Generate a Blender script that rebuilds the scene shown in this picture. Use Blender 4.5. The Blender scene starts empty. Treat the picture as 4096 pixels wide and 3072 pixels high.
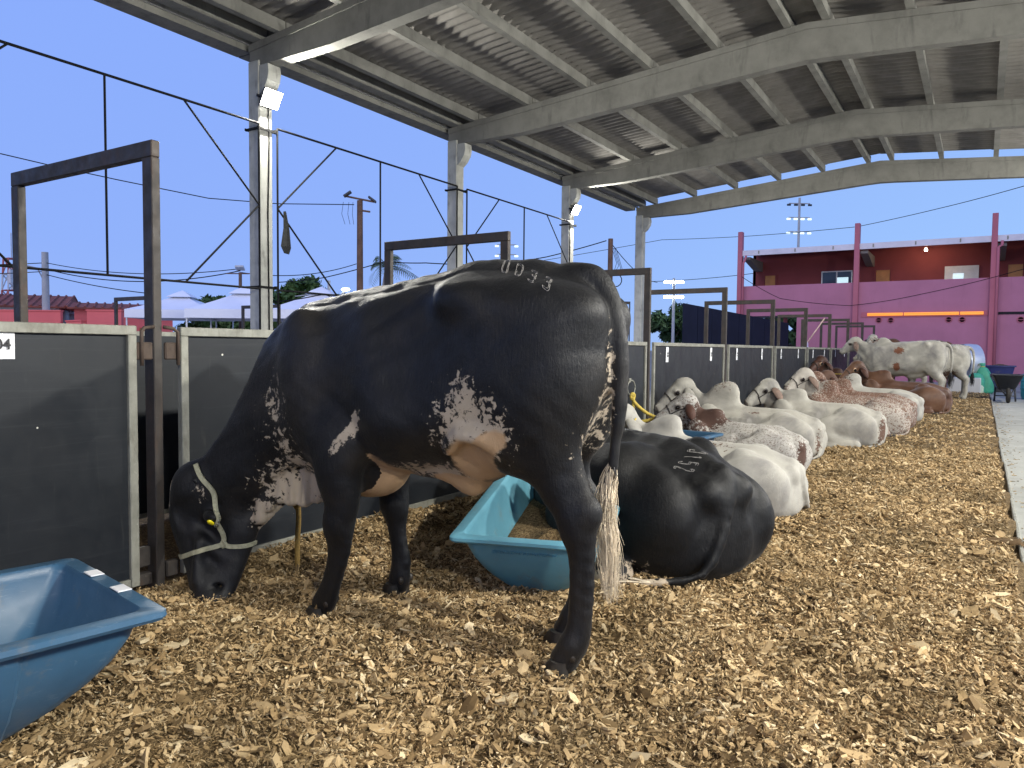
import bpy, bmesh, math, random
import numpy as np
from mathutils import Vector, Matrix, Euler
from mathutils.bvhtree import BVHTree

S = bpy.context.scene
COL = S.collection
R_ = math.radians
random.seed(7)

# ------------------------------------------------------------------ camera
cam_d = bpy.data.cameras.new('camera')
cam = bpy.data.objects.new('camera', cam_d)
COL.objects.link(cam)
cam_d.sensor_fit = 'HORIZONTAL'
cam_d.sensor_width = 36.0
cam_d.lens = 36.0 * 2980.0 / 4096.0
cam_d.clip_start = 0.05
cam_d.clip_end = 2000
cam.matrix_world = (Matrix.Translation((0, 0, 1.2)) @ Matrix.Rotation(R_(32.2), 4, 'Z')
                    @ Matrix.Rotation(R_(90 - 2.75), 4, 'X') @ Matrix.Rotation(R_(.54), 4, 'Z'))
S.camera = cam
S.render.engine = 'CYCLES'
S.view_settings.view_transform = 'Standard'
S.view_settings.look = 'None'
S.view_settings.exposure = 0.0
S.view_settings.gamma = 1.0
S.view_settings.use_curve_mapping = False
try:
    S.cycles.max_bounces = 6
    S.cycles.diffuse_bounces = 3
    S.cycles.glossy_bounces = 3
except Exception:
    pass

# ------------------------------------------------------------------ dusk sky
SUN_EL, SUN_ROT = 33.0, 176.0
world = bpy.data.worlds.new('World')
S.world = world
world.use_nodes = True
wt = world.node_tree
bg = wt.nodes['Background']
sky = wt.nodes.new('ShaderNodeTexSky')
sky.sky_type = 'NISHITA'
sky.sun_disc = False
sky.sun_elevation = R_(SUN_EL)
sky.sun_rotation = R_(SUN_ROT)
sky.air_density = 1.0
sky.dust_density = 0.4
sky.ozone_density = 3.0
# dusk: the even blue of the photographed sky, a little paler towards the horizon
tc = wt.nodes.new('ShaderNodeTexCoord')
sep = wt.nodes.new('ShaderNodeSeparateXYZ')
ramp = wt.nodes.new('ShaderNodeValToRGB')
wt.links.new(tc.outputs['Generated'], sep.inputs[0])
wt.links.new(sep.outputs['Z'], ramp.inputs[0])
def sky_ramp(r, stops):
    c = r.color_ramp
    while len(c.elements) < len(stops): c.elements.new(.5)
    for e, (p, col) in zip(c.elements, stops): e.position = p; e.color = (*col, 1)
sky_ramp(ramp, [(0., (.325, .50, 1.0)), (.12, (.295, .465, 1.02)), (.42, (.27, .442, 1.05)), (1., (.19, .33, .85))])
ramp2 = wt.nodes.new('ShaderNodeValToRGB'); wt.links.new(sep.outputs['Z'], ramp2.inputs[0])
sky_ramp(ramp2, [(0., (.40, .62, 1.02)), (.12, (.355, .59, 1.04)), (.42, (.30, .48, 1.03)), (1., (.19, .33, .85))])
azm = wt.nodes.new('ShaderNodeMapRange'); azm.interpolation_type = 'SMOOTHSTEP'
azm.inputs[1].default_value = -.9; azm.inputs[2].default_value = .25          # a little brighter towards the north-east
wt.links.new(sep.outputs['X'], azm.inputs[0])
skymix = wt.nodes.new('ShaderNodeMix'); skymix.data_type = 'RGBA'
wt.links.new(azm.outputs[0], skymix.inputs[0]); wt.links.new(ramp.outputs[0], skymix.inputs[6]); wt.links.new(ramp2.outputs[0], skymix.inputs[7])
scl = wt.nodes.new('ShaderNodeVectorMath'); scl.operation = 'SCALE'; scl.inputs['Scale'].default_value = .05
wt.links.new(sky.outputs[0], scl.inputs[0])
mixw = wt.nodes.new('ShaderNodeMix'); mixw.data_type = 'RGBA'; mixw.inputs[0].default_value = .93
wt.links.new(scl.outputs[0], mixw.inputs[6])
wt.links.new(skymix.outputs[2], mixw.inputs[7])
wt.links.new(mixw.outputs[2], bg.inputs['Color'])
bg.inputs['Strength'].default_value = 1.0

sun_d = bpy.data.lights.new('sun', 'SUN')
sun_d.energy = 1.15
sun_d.angle = R_(50)
sun_d.color = (1, .86, .86)
sun = bpy.data.objects.new('sun', sun_d)
COL.objects.link(sun)
sun.rotation_euler = (R_(90 - SUN_EL), 0, R_(180 - SUN_ROT))
LAMP_W_LEFT, LAMP_W_RIGHT = 340.0, 500.0
LAMP_COL = (1.0, .965, .86)

# ------------------------------------------------------------------ helpers
def link(o, parent=None):
    COL.objects.link(o)
    if parent is not None:
        o.parent = parent
    return o

def tag(o, label=None, cat=None, group=None, kind=None):
    if label: o['label'] = label
    if cat: o['category'] = cat
    if group: o['group'] = group
    if kind: o['kind'] = kind
    return o

def thing(name, label, cat, loc=(0, 0, 0), rz=0.0, group=None):
    o = bpy.data.objects.new(name, None)
    o.empty_display_size = .2
    o.location = loc
    o.rotation_euler = (0, 0, rz)
    link(o)
    return tag(o, label, cat, group)

class MB:
    """collects shapes into one mesh"""
    def __init__(s): s.v = []; s.f = []; s.mi = []
    def add(s, vs, fs, mi=0):
        b = len(s.v)
        s.v += [tuple(p) for p in vs]
        s.f += [tuple(i + b for i in f) for f in fs]
        s.mi += [mi] * len(fs)
        return s
    def box(s, c, d, rot=None, mi=0, bev=0.0):
        x, y, z = d[0] / 2, d[1] / 2, d[2] / 2
        if bev > 0:
            b = min(bev, x * .8, y * .8, z * .8)
            vs = []
            for sz in (-1, 1):
                for sy in (-1, 1):
                    for sx in (-1, 1):
                        vs += [(sx * (x), sy * (y - b), sz * (z - b)), (sx * (x - b), sy * y, sz * (z - b)), (sx * (x - b), sy * (y - b), sz * z)]
            def i(sx, sy, sz, k): return ((sz > 0) * 4 + (sy > 0) * 2 + (sx > 0)) * 3 + k
            fs = []
            for sx in (-1, 1):
                q = [i(sx, -1, -1, 0), i(sx, 1, -1, 0), i(sx, 1, 1, 0), i(sx, -1, 1, 0)]; fs.append(q if sx > 0 else q[::-1])
            for sy in (-1, 1):
                q = [i(-1, sy, -1, 1), i(-1, sy, 1, 1), i(1, sy, 1, 1), i(1, sy, -1, 1)]; fs.append(q if sy > 0 else q[::-1])
            for sz in (-1, 1):
                q = [i(-1, -1, sz, 2), i(1, -1, sz, 2), i(1, 1, sz, 2), i(-1, 1, sz, 2)]; fs.append(q if sz > 0 else q[::-1])
            for sx in (-1, 1):
                for sy in (-1, 1):
                    q = [i(sx, sy, -1, 0), i(sx, sy, -1, 1), i(sx, sy, 1, 1), i(sx, sy, 1, 0)]; fs.append(q if sx * sy > 0 else q[::-1])
                for sz in (-1, 1):
                    q = [i(sx, -1, sz, 0), i(sx, 1, sz, 0), i(sx, 1, sz, 2), i(sx, -1, sz, 2)]; fs.append(q if sx * sz > 0 else q[::-1])
            for sy in (-1, 1):
                for sz in (-1, 1):
                    q = [i(-1, sy, sz, 1), i(-1, sy, sz, 2), i(1, sy, sz, 2), i(1, sy, sz, 1)]; fs.append(q if sy * sz > 0 else q[::-1])
            for sx in (-1, 1):
                for sy in (-1, 1):
                    for sz in (-1, 1):
                        q = [i(sx, sy, sz, 0), i(sx, sy, sz, 1), i(sx, sy, sz, 2)]; fs.append(q if sx * sy * sz > 0 else q[::-1])
        else:
            vs = [(-x, -y, -z), (x, -y, -z), (x, y, -z), (-x, y, -z), (-x, -y, z), (x, -y, z), (x, y, z), (-x, y, z)]
            fs = [(0, 3, 2, 1), (4, 5, 6, 7), (0, 1, 5, 4), (1, 2, 6, 5), (2, 3, 7, 6), (3, 0, 4, 7)]
        M = rot if rot is not None else Matrix.Identity(3)
        c = Vector(c)
        return s.add([tuple(M @ Vector(v) + c) for v in vs], fs, mi)
    def prism(s, poly, axis, a, b, mi=0):
        """polygon (list of 2-tuples in the two remaining axes, in xyz order) extruded along axis from a to b"""
        n = len(poly)
        def P(q, t):
            q = list(q); q.insert(axis, t); return tuple(q)
        vs = [P(q, a) for q in poly] + [P(q, b) for q in poly]
        fs = [tuple(range(n))[::-1], tuple(range(n, 2 * n))]
        fs += [(i, (i + 1) % n, n + (i + 1) % n, n + i) for i in range(n)]
        return s.add(vs, fs, mi)
    def tube(s, pts, r, n=8, mi=0, caps=True):
        pts = [Vector(p) for p in pts]
        m = len(pts)
        rs = r if hasattr(r, '__len__') else [r] * m
        vs, fs = [], []
        up = None
        for i in range(m):
            t = (pts[min(i + 1, m - 1)] - pts[max(i - 1, 0)]).normalized()
            if up is None:
                up = Vector((0, 0, 1)) if abs(t.z) < .9 else Vector((1, 0, 0))
            a = t.cross(up).normalized(); b2 = a.cross(t).normalized(); up = b2
            for k in range(n):
                w = 2 * math.pi * k / n
                vs.append(tuple(pts[i] + (a * math.cos(w) + b2 * math.sin(w)) * rs[i]))
        for i in range(m - 1):
            for k in range(n):
                fs.append((i * n + k, i * n + (k + 1) % n, (i + 1) * n + (k + 1) % n, (i + 1) * n + k))
        if caps:
            fs.append(tuple(range(n))[::-1]); fs.append(tuple(range((m - 1) * n, m * n)))
        return s.add(vs, fs, mi)
    def loft(s, rings, mi=0, cap0=True, cap1=True):
        n = len(rings[0]); vs = [p for r in rings for p in r]; fs = []
        for i in range(len(rings) - 1):
            for k in range(n):
                fs.append((i * n + k, i * n + (k + 1) % n, (i + 1) * n + (k + 1) % n, (i + 1) * n + k))
        if cap0: fs.append(tuple(range(n))[::-1])
        if cap1: fs.append(tuple(range((len(rings) - 1) * n, len(rings) * n)))
        return s.add(vs, fs, mi)
    def lathe(s, prof, c=(0, 0, 0), n=20, axis=2, mi=0):
        rings = []
        for (r, h) in prof:
            ring = []
            for k in range(n):
                w = 2 * math.pi * k / n
                p = [r * math.cos(w), r * math.sin(w)]
                p.insert(axis, h)
                ring.append((c[0] + p[0], c[1] + p[1], c[2] + p[2]))
            rings.append(ring)
        return s.loft(rings, mi)
    def build(s, name, mat, parent=None, smooth=False, auto=None):
        me = bpy.data.meshes.new(name)
        me.from_pydata(s.v, [], s.f)
        for m in (mat if isinstance(mat, (list, tuple)) else [mat]):
            me.materials.append(m)
        if any(s.mi):
            me.polygons.foreach_set('material_index', s.mi)
        bm = bmesh.new(); bm.from_mesh(me)
        bmesh.ops.recalc_face_normals(bm, faces=bm.faces)
        bm.to_mesh(me); bm.free()
        if smooth:
            me.polygons.foreach_set('use_smooth', [True] * len(me.polygons))
            if auto:
                me.set_sharp_from_angle(angle=R_(auto))
        o = bpy.data.objects.new(name, me)
        return link(o, parent)

def sub(name, mat, parent, fn, **kw):
    m = MB(); fn(m); return m.build(name, mat, parent, **kw)

def recenter(o, loc):
    """move a mesh object's origin to loc without moving its geometry"""
    loc = Vector(loc)
    o.data.transform(Matrix.Translation(-loc)); o.location = loc
    return o

def copy_tree(o, parent=None):
    c = o.copy(); COL.objects.link(c); c.parent = parent
    for ch in [q for q in bpy.data.objects if q.parent == o and q != c]:
        copy_tree(ch, c)
    return c

# ------------------------------------------------------------------ materials
class NT:
    def __init__(s, name):
        s.m = bpy.data.materials.new(name); s.m.use_nodes = True
        s.t = s.m.node_tree; s.b = s.t.nodes['Principled BSDF']
    def n(s, typ, **kw):
        nd = s.t.nodes.new(typ)
        for k, v in kw.items(): setattr(nd, k, v)
        return nd
    def l(s, a, b): s.t.links.new(a, b)
    def coord(s, out='Object', scale=None):
        c = s.n('ShaderNodeTexCoord').outputs[out]
        if scale is not None:
            mp = s.n('ShaderNodeMapping'); mp.inputs['Scale'].default_value = scale
            s.l(c, mp.inputs[0]); c = mp.outputs[0]
        return c
    def noise(s, vec, scale=5, detail=4, rough=.55, dist=0):
        q = s.n('ShaderNodeTexNoise'); q.inputs['Scale'].default_value = scale
        q.inputs['Detail'].default_value = detail; q.inputs['Roughness'].default_value = rough
        q.inputs['Distortion'].default_value = dist
        if vec is not None: s.l(vec, q.inputs['Vector'])
        return q.outputs['Fac']
    def ramp(s, f, stops):
        r = s.n('ShaderNodeValToRGB'); s.l(f, r.inputs[0]); c = r.color_ramp
        while len(c.elements) < len(stops): c.elements.new(.5)
        for e_, (p, col) in zip(c.elements, stops):
            e_.position = p; e_.color = col if len(col) == 4 else (*col, 1)
        return r.outputs[0]
    def mix(s, f, a, b, mode='MIX'):
        m = s.n('ShaderNodeMix', data_type='RGBA', blend_type=mode)
        if isinstance(f, (int, float)): m.inputs[0].default_value = f
        else: s.l(f, m.inputs[0])
        for q, i in ((a, 6), (b, 7)):
            if isinstance(q, tuple): m.inputs[i].default_value = q if len(q) == 4 else (*q, 1)
            else: s.l(q, m.inputs[i])
        return m.outputs[2]
    def math(s, op, a, b=None, clamp=False):
        m = s.n('ShaderNodeMath', operation=op, use_clamp=clamp)
        for i, q in enumerate((a, b)):
            if q is None: continue
            if isinstance(q, (int, float)): m.inputs[i].default_value = q
            else: s.l(q, m.inputs[i])
        return m.outputs[0]
    def maprange(s, f, a, b, c=0., d=1.):
        m = s.n('ShaderNodeMapRange'); s.l(f, m.inputs[0])
        for i, q in enumerate((a, b, c, d)): m.inputs[i + 1].default_value = q
        return m.outputs[0]
    def attr(s, name, out='Fac', typ='GEOMETRY'):
        a = s.n('ShaderNodeAttribute', attribute_name=name, attribute_type=typ); return a.outputs[out]
    def bump(s, h, strength=.3, dist=.01):
        b = s.n('ShaderNodeBump'); b.inputs['Strength'].default_value = strength; b.inputs['Distance'].default_value = dist
        s.l(h, b.inputs['Height']); s.l(b.outputs[0], s.b.inputs['Normal'])
    def set(s, col=None, rough=None, metal=None, spec=None, **kw):
        for key, q in (('Base Color', col), ('Roughness', rough), ('Metallic', metal), ('Specular IOR Level', spec)):
            if q is None: continue
            i = s.b.inputs[key]
            if isinstance(q, tuple): i.default_value = q if len(q) == 4 else (*q, 1)
            elif isinstance(q, (int, float)): i.default_value = q
            else: s.l(q, i)
        return s.m

def plain(name, col, rough=.6, metal=0., var=.25, scale=6., bump=.15, spec=.5, dark=None, bscale=None, coords='Object', dirt=None):
    """colour with mottled wear"""
    N = NT(name); v = N.coord(coords)
    a = N.noise(v, scale, 5, .6)
    d = dark or tuple(c * (1 - var) for c in col)
    b = tuple(min(1, c * (1 + var * .6)) for c in col)
    c = N.ramp(a, [(.3, d), (.7, b)])
    if dirt:
        f = N.maprange(N.noise(v, dirt[1], 7, .7, .6), dirt[2], dirt[3])
        c = N.mix(f, c, dirt[0])
    N.set(c, rough, metal, spec)
    if bump: N.bump(N.noise(v, bscale or scale * 8, 4, .6), bump, .004)
    return N.m
# ------------------------------------------------------------------ materials of the place
def concrete(name, col, scale=3, dark=(.10, .10, .095), rough=.85):
    N = NT(name); v = N.coord()
    a = N.noise(v, scale, 6, .65); b = N.noise(N.coord('Object', (1, 1, .25)), scale * 3, 5, .65, .4)
    c = N.ramp(a, [(.3, tuple(k * .72 for k in col)), (.52, col), (.75, tuple(min(1, k * 1.18) for k in col))])
    c = N.mix(N.maprange(b, .55, .78, 0, .75), c, dark)
    sp = N.noise(v, 60, 3, .7)
    c = N.mix(N.maprange(sp, .66, .72, 0, .5), c, tuple(k * .45 for k in col))
    N.set(c, rough, 0, .3)
    N.bump(N.math('ADD', N.noise(v, 40, 5, .7), N.math('MULTIPLY', N.noise(v, 7, 3), .8)), .35, .006)
    return N.m
M_CONC = concrete('column_concrete', (.42, .425, .40))
M_BEAMC = concrete('beam_concrete', (.21, .21, .195), 2)
M_GUTTER = concrete('stained_gutter_concrete', (.20, .20, .185), 2.5, (.03, .03, .03))
M_PAVE = concrete('aisle_concrete', (.27, .275, .26), 1.5, (.16, .158, .148), .8)
M_YARD = concrete('yard_ground', (.26, .25, .23), .3, (.16, .15, .13), .9)

def roofmat():
    N = NT('fibre_cement'); v = N.coord()
    a = N.noise(v, 1.6, 6, .65)
    c = N.ramp(a, [(.3, (.19, .182, .17)), (.55, (.255, .246, .232)), (.75, (.315, .304, .287))])
    b = N.noise(N.coord('Object', (.3, 5, 1)), 4, 5, .7)
    c = N.mix(N.maprange(b, .55, .8, 0, .7), c, (.10, .085, .07))
    N.set(c, .9, 0, .2); N.bump(N.noise(v, 50, 4, .7), .2, .003)
    return N.m
M_ROOF = roofmat()
def steelmat(name, a, b, rust, scale=7, rough=.55, amount=(.5, .72)):
    N = NT(name); v = N.coord()
    c = N.ramp(N.noise(v, scale, 6, .65), [(.3, a), (.7, b)])
    c = N.mix(N.maprange(N.noise(N.coord('Object', (1, 1, .35)), scale * 1.6, 6, .7, .5), *amount), c, rust)
    c = N.mix(N.maprange(N.noise(v, 55, 4, .7), .66, .74, 0, .6), c, tuple(k * 2.2 for k in b))
    N.set(c, N.maprange(N.noise(v, 20, 4), .3, .7, rough - .12, rough + .15), .15, .45); N.bump(N.noise(v, 60, 5, .7), .2, .003)
    return N.m
M_GATE = steelmat('dark_painted_steel', (.030, .026, .024), (.062, .053, .047), (.075, .046, .032))
M_GALV = steelmat('galvanised_steel', (.18, .18, .155), (.30, .30, .26), (.12, .108, .085), 9, .55, (.5, .75))
M_RUST = steelmat('rusty_bracket', (.06, .042, .034), (.095, .068, .052), (.035, .027, .023), 25, .75)
M_ROD = plain('black_rod', (.008, .0085, .010), .8, var=.4, scale=8, spec=.2)
def plywood():
    N = NT('black_film_plywood'); v = N.coord()
    c = N.ramp(N.noise(v, 1.3, 6, .65), [(.3, (.0065, .0085, .012)), (.7, (.012, .0152, .0205))])
    st = N.noise(N.coord('Object', (1, .6, 22)), 2.2, 5, .7, .8)                          # wiped dust streaks
    c = N.mix(N.maprange(st, .56, .80, 0, .3), c, (.06, .064, .07))
    st2 = N.noise(N.coord('Object', (1, 9, .8)), 2.6, 5, .7, .6)                           # drips
    c = N.mix(N.maprange(st2, .62, .80, 0, .35), c, (.075, .072, .066))
    vo = N.n('ShaderNodeTexVoronoi'); vo.inputs['Scale'].default_value = 5.5; N.l(v, vo.inputs['Vector'])
    vs = N.math('ADD', vo.outputs['Distance'], N.math('MULTIPLY', N.math('SUBTRACT', N.noise(v, 2.3, 2), .5), .22))
    c = N.mix(N.maprange(vs, .012, .024, 1, 0), c, (.62, .60, .54))                        # nail heads and bird lime dots
    N.set(c, N.maprange(N.noise(v, 5, 5, .7), .3, .7, .38, .6), 0, .4); N.bump(N.noise(N.coord('Object', (1, 3, 30)), 4, 4), .08, .002)
    return N.m
M_PLY = plywood()
M_PAPER = plain('white_paper', (.72, .73, .76), .7, var=.06, scale=5, bump=.1)
M_INK = plain('black_print', (.03, .03, .035), .7, bump=0)
def emis(name, col, strength):
    N = NT(name); N.set((.8, .8, .8), .3)
    N.b.inputs['Emission Color'].default_value = (*col, 1); N.b.inputs['Emission Strength'].default_value = strength
    return N.m
M_LED = emis('lit_led_panel', (1, .97, .9), 40)
M_FIXT = plain('lamp_housing', (.05, .05, .055), .45, .4, bump=0)

# ------------------------------------------------------------------ ground
m = MB(); m.add([(-400, -200, -.10), (400, -200, -.10), (400, 900, -.10), (-400, 900, -.10)], [(0, 1, 2, 3)])
g = m.build('ground', M_YARD); tag(g, kind='structure', label='wide bare yard around the barn')
m = MB()
m.box((6.378, 15.0, -.098), (12.24, 46, .10)); m.box((-3.3, 32.6, -.098), (7.0, 10.8, .10))
g = m.build('pavement', M_PAVE); tag(g, kind='structure', label='pale smooth concrete floor of the aisle')

# ------------------------------------------------------------------ open barn: columns, beams, purlins, corrugated roof
YC = [2.55 + 4.9 * k for k in range(-2, 5)]
barn = thing('open_barn', 'open sided cattle barn with concrete columns, beams and a corrugated roof', 'barn', (-2.46, 9.9, 0))
B0 = Vector((-2.46, 9.9, 0))
RX, SL = -2.46, .0879
def beam_top(x): return 6.27 - SL * abs(x - RX)
def bx(m, c, d, **k): return m.box(Vector(c) - B0, d, **k)
def one_column(inner):
    m = MB(); s_ = 1 if inner < 0 else -1
    cx = inner - s_ * .125
    m.box((0, 0, 2.66), (.25, .25, 5.52), bev=.02)
    # corbel under the beam, a rounded bracket on the inner side
    poly = [(s_ * .12, 5.33), (s_ * .31, 5.33), (s_ * .325, 5.22), (s_ * .30, 5.10), (s_ * .22, 4.98), (s_ * .12, 4.90)]
    m.prism(poly, 1, -.115, .115)
    return m, cx
for inner, ks in ((-9.15, range(1, 7)), (4.40, range(0, 7))):
    first = None
    for k in ks:
        if first is None:
            m, cx = one_column(inner); first = m.build('column', M_CONC, barn)
            o = first
        else:
            o = first.copy(); COL.objects.link(o); o.parent = barn
        o.location = Vector((cx, YC[k] + .125, -.1)) - B0 + Vector((0, 0, .1))
    if inner < 0: colx = cx
bm_ = MB()
L_, R__ = -9.38, 4.63
poly = [(L_, 5.335), (-7.7, 5.345), (RX - .35, 5.69), (RX, 5.705), (RX + .35, 5.69), (R__ - 1.7, 5.345), (R__, 5.335), (R__, beam_top(R__) - .10), (RX, beam_top(RX) - .10), (L_, beam_top(L_) - .10)]
bm_.prism([(x - RX, z) for x, z in poly], 1, -.10, .10)
poly = [(L_, beam_top(L_) - .10), (RX, beam_top(RX) - .10), (R__, beam_top(R__) - .10), (R__, beam_top(R__)), (RX, beam_top(RX)), (L_, beam_top(L_))]
bm_.prism([(x - RX, z) for x, z in poly], 1, -.125, .125)
beam = None
for k in range(0, 7):
    if beam is None: beam = bm_.build('roof_beam', M_BEAMC, barn); o = beam
    else: o = beam.copy(); COL.objects.link(o); o.parent = barn
    o.location = Vector((RX, YC[k] + .125, 0)) - B0
PX = [-9.18, -8.75, -7.5, -6.27, -5.05, -3.88, -2.74, -2.18, -1.04, .13, 1.36, 2.58, 3.83, 4.26]
Y0, Y1 = YC[0] - .1, YC[6] + .22
for i, x in enumerate(PX):
    m = MB(); z0 = beam_top(x); s_ = -1 if x < RX else 1
    w = .055 if i not in (0, 13) else .10
    # each length between two beams is its own cast piece
    m.prism([(-w, 0), (w, 0), (w * .8, .03), (w * .8, .18), (-w * .8, .18), (-w * .8, .03)], 1, 0, 4.88)
    p0 = None
    for k in range(0, 6):
        if p0 is None: p0 = m.build('purlin', M_BEAMC, barn); o = p0
        else: o = p0.copy(); COL.objects.link(o); o.parent = barn
        o.location = Vector((x, YC[k] + .135, z0 + .002)) - B0
# gutter along both eaves
for x in (-9.62, 4.87):
    for k in range(0, 6):
        m = MB(); m.prism([(-.16, 0), (.16, 0), (.16, .10), (.12, .27), (.16, .30), (-.16, .30), (-.19, .14)], 1, 0, 4.88)
        o = m.build('gutter', M_GUTTER, barn); o.location = Vector((x, YC[k] + .135, 5.60)) - B0
    m = MB(); m.box((0, (Y0 + Y1) / 2, 5.74), (.05, Y1 - Y0, .10)); m.box((0, (Y0 + Y1) / 2, 5.86), (.09, Y1 - Y0, .05))
    o = m.build('gutter_moulding', M_CONC, barn); o.location = Vector((x + (.19 if x < 0 else -.19), 0, 0)) - B0

def sheet_mesh(L, waves, pitch, amp=.026, per=8):
    vs, fs = [], []; n = waves * per
    for i in range(n + 1):
        y = i * pitch / per; z = amp * math.cos(2 * math.pi * i / per)
        vs += [(0, y, z), (L, y, z)]
        if i: b = 2 * i; fs.append((b - 2, b - 1, b + 1, b))
    return vs, fs
rows = [(-9.80, -8.75), (-8.75, -7.5), (-7.5, -6.27), (-6.27, -5.05), (-5.05, -3.88), (-3.88, -2.46), (-2.46, -1.04), (-1.04, .13), (.13, 1.36), (1.36, 2.58), (2.58, 3.83), (3.83, 4.9)]
ridge_z = beam_top(RX) + .21
for ri, (xa, xb) in enumerate(rows):
    left = xb <= RX + .01
    hi, lo_ = (xb, xa) if left else (xa, xb)
    L = abs(hi - lo_) / math.cos(math.atan(SL)) + (.10 if ri not in (5, 6) else .0)
    fine = ri <= 8
    meshes = {}
    for k in range(0, 6):
        seg = 5 if (fine and k >= 1) else 1
        for q in range(seg):
            key = seg
            if key not in meshes:
                mm = MB()
                if seg == 5: v_, f_ = sheet_mesh(L, 5, .980 / 5 * 1.02)
                else: v_, f_ = sheet_mesh(L, 25, 4.9 / 25, per=6)
                mm.add(v_, f_); o = mm.build('roof_sheet', M_ROOF, barn, smooth=True); meshes[key] = o
            else:
                o = meshes[key].copy(); COL.objects.link(o); o.parent = barn
            zl = ridge_z - SL * abs(lo_ - RX) + .012 * (ri % 2) + (.004 if q % 2 else 0)
            a = math.atan(SL) if left else math.pi - math.atan(SL)
            y = YC[k] + .125 + q * .98
            o.location = Vector((lo_, y, zl)) - B0
            o.rotation_euler = (0, -math.atan(SL), 0) if left else (0, math.pi + math.atan(SL), 0)
            if not left:
                o.rotation_euler = (0, 0, 0)
                o.matrix_local = Matrix.Translation(Vector((lo_, y, zl)) - B0) @ Matrix.Rotation(math.atan(SL), 4, 'Y') @ Matrix.Scale(-1, 4, (1, 0, 0))
# roof ridge cap
m = MB(); m.prism([(-.22, -.03), (0, .0), (.22, -.03), (.22, -.015), (0, .02), (-.22, -.015)], 1, 0, Y1 - Y0)
o = m.build('ridge_cap', M_ROOF, barn); o.location = Vector((RX, Y0, ridge_z + .05)) - B0

# ------------------------------------------------------------------ floodlights on the columns
def floodlight(x, y, z, side, watts, label, tilt=30):
    t = thing('floodlight', label, 'floodlight', (x, y, z), 0 if side > 0 else math.pi, 'floodlights on the columns')
    m = MB(); Rm = Matrix.Rotation(R_(tilt), 3, 'Y')
    m.box((-.004, 0, 0), (.04, .33, .27), rot=Rm, bev=.012)
    for i in range(7): m.box(Rm @ Vector((-.035, -.12 + .04 * i, 0)), (.03, .006, .20), rot=Rm)
    m.build('housing', M_FIXT, t)
    m = MB(); m.box(Rm @ Vector((.020, 0, 0)), (.010, .315, .255), rot=Rm, bev=.004); m.build('led_panel', M_LED, t)
    m = MB(); m.tube([(-.09, -.17, .02), (-.02, -.17, .0), (0, -.155, 0)], .008, 6); m.tube([(-.09, .17, .02), (-.02, .17, .0), (0, .155, 0)], .008, 6); m.box((-.095, 0, .02), (.01, .36, .04)); m.build('bracket', M_FIXT, t)
    ld = bpy.data.lights.new('floodlight_beam', 'AREA'); ld.shape = 'RECTANGLE'; ld.size = .26; ld.size_y = .32; ld.energy = watts; ld.color = LAMP_COL
    lo = bpy.data.objects.new('floodlight_beam', ld); COL.objects.link(lo); lo.parent = t
    lo.matrix_local = Matrix.Translation(Rm @ Vector((.034, 0, 0))) @ Matrix.Rotation(R_(tilt), 4, 'Y') @ Matrix.Rotation(R_(-90), 4, 'Y')
    return t
floodlight(-9.04, 7.575, 4.86, 1, LAMP_W_LEFT, 'lit floodlight on the nearest column, above the strapped bracing')
floodlight(-9.04, 17.375, 4.80, 1, LAMP_W_LEFT, 'lit floodlight on the third column back, just under the roof')
floodlight(4.29, -2.225, 4.5, -1, LAMP_W_RIGHT * .7, 'floodlight facing the cattle from the aisle side, behind the camera')
floodlight(4.29, 2.675, 4.5, -1, LAMP_W_RIGHT * 1.3, 'floodlight facing the cattle from the aisle side, level with the standing cow')
floodlight(4.29, 7.575, 4.5, -1, LAMP_W_RIGHT, 'floodlight facing the cattle from the middle of the aisle side')
floodlight(4.29, 12.475, 4.5, -1, LAMP_W_RIGHT, 'floodlight facing the roan cattle from the aisle side')
floodlight(4.29, 20.0, 4.5, -1, LAMP_W_RIGHT, 'floodlight facing the cattle from the far aisle side')

# ------------------------------------------------------------------ black rod bracing between the left columns
zt, zb, zm, XB = 4.47, 2.05, 3.28, -9.11
first = None
for k in range(1, 6):
    y0, y1 = YC[k] + .30, YC[k + 1] - .04; yc_ = (y0 + y1) / 2
    if first is None:
        t = thing('rod_bracing', 'rod', 'bracing', (XB, y0, 0), 0, 'black rod frames between the left columns')
        h = (y1 - y0)
        for p, q, r in (((0, 0, zt), (0, h, zt), .017), ((0, 0, zb), (0, h, zb), .017), ((0, h / 2, zt), (0, h / 2, zb), .016), ((0, 0, zt), (0, 0, 1.0), .016), ((0, h, zt), (0, h, 1.0), .016),
                        ((0, 0, zm), (0, 1.22, zt), .014), ((0, 0, zm), (0, 1.22, zb), .014), ((0, h, zm), (0, h - 1.22, zt), .014), ((0, h, zm), (0, h - 1.22, zb), .014)):
            m = MB(); m.tube([p, q], r, 6); m.build('rod', M_ROD, t)
        first = t; cp = t
    else:
        cp = copy_tree(first); cp.location = (XB, y0, 0)
    cp['label'] = ['black rod frame left of the nearest column, crossing behind the first gate frame', 'black rod frame between the nearest column and the second column',
                   'black rod frame between the second column and the lit third column', 'black rod frame between the third and the last column'][k - 1] if k < 5 else 'black rod frame past the last column'
    if k == 5: 
        for ch in list(cp.children): bpy.data.objects.remove(ch)
        bpy.data.objects.remove(cp)
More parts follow.
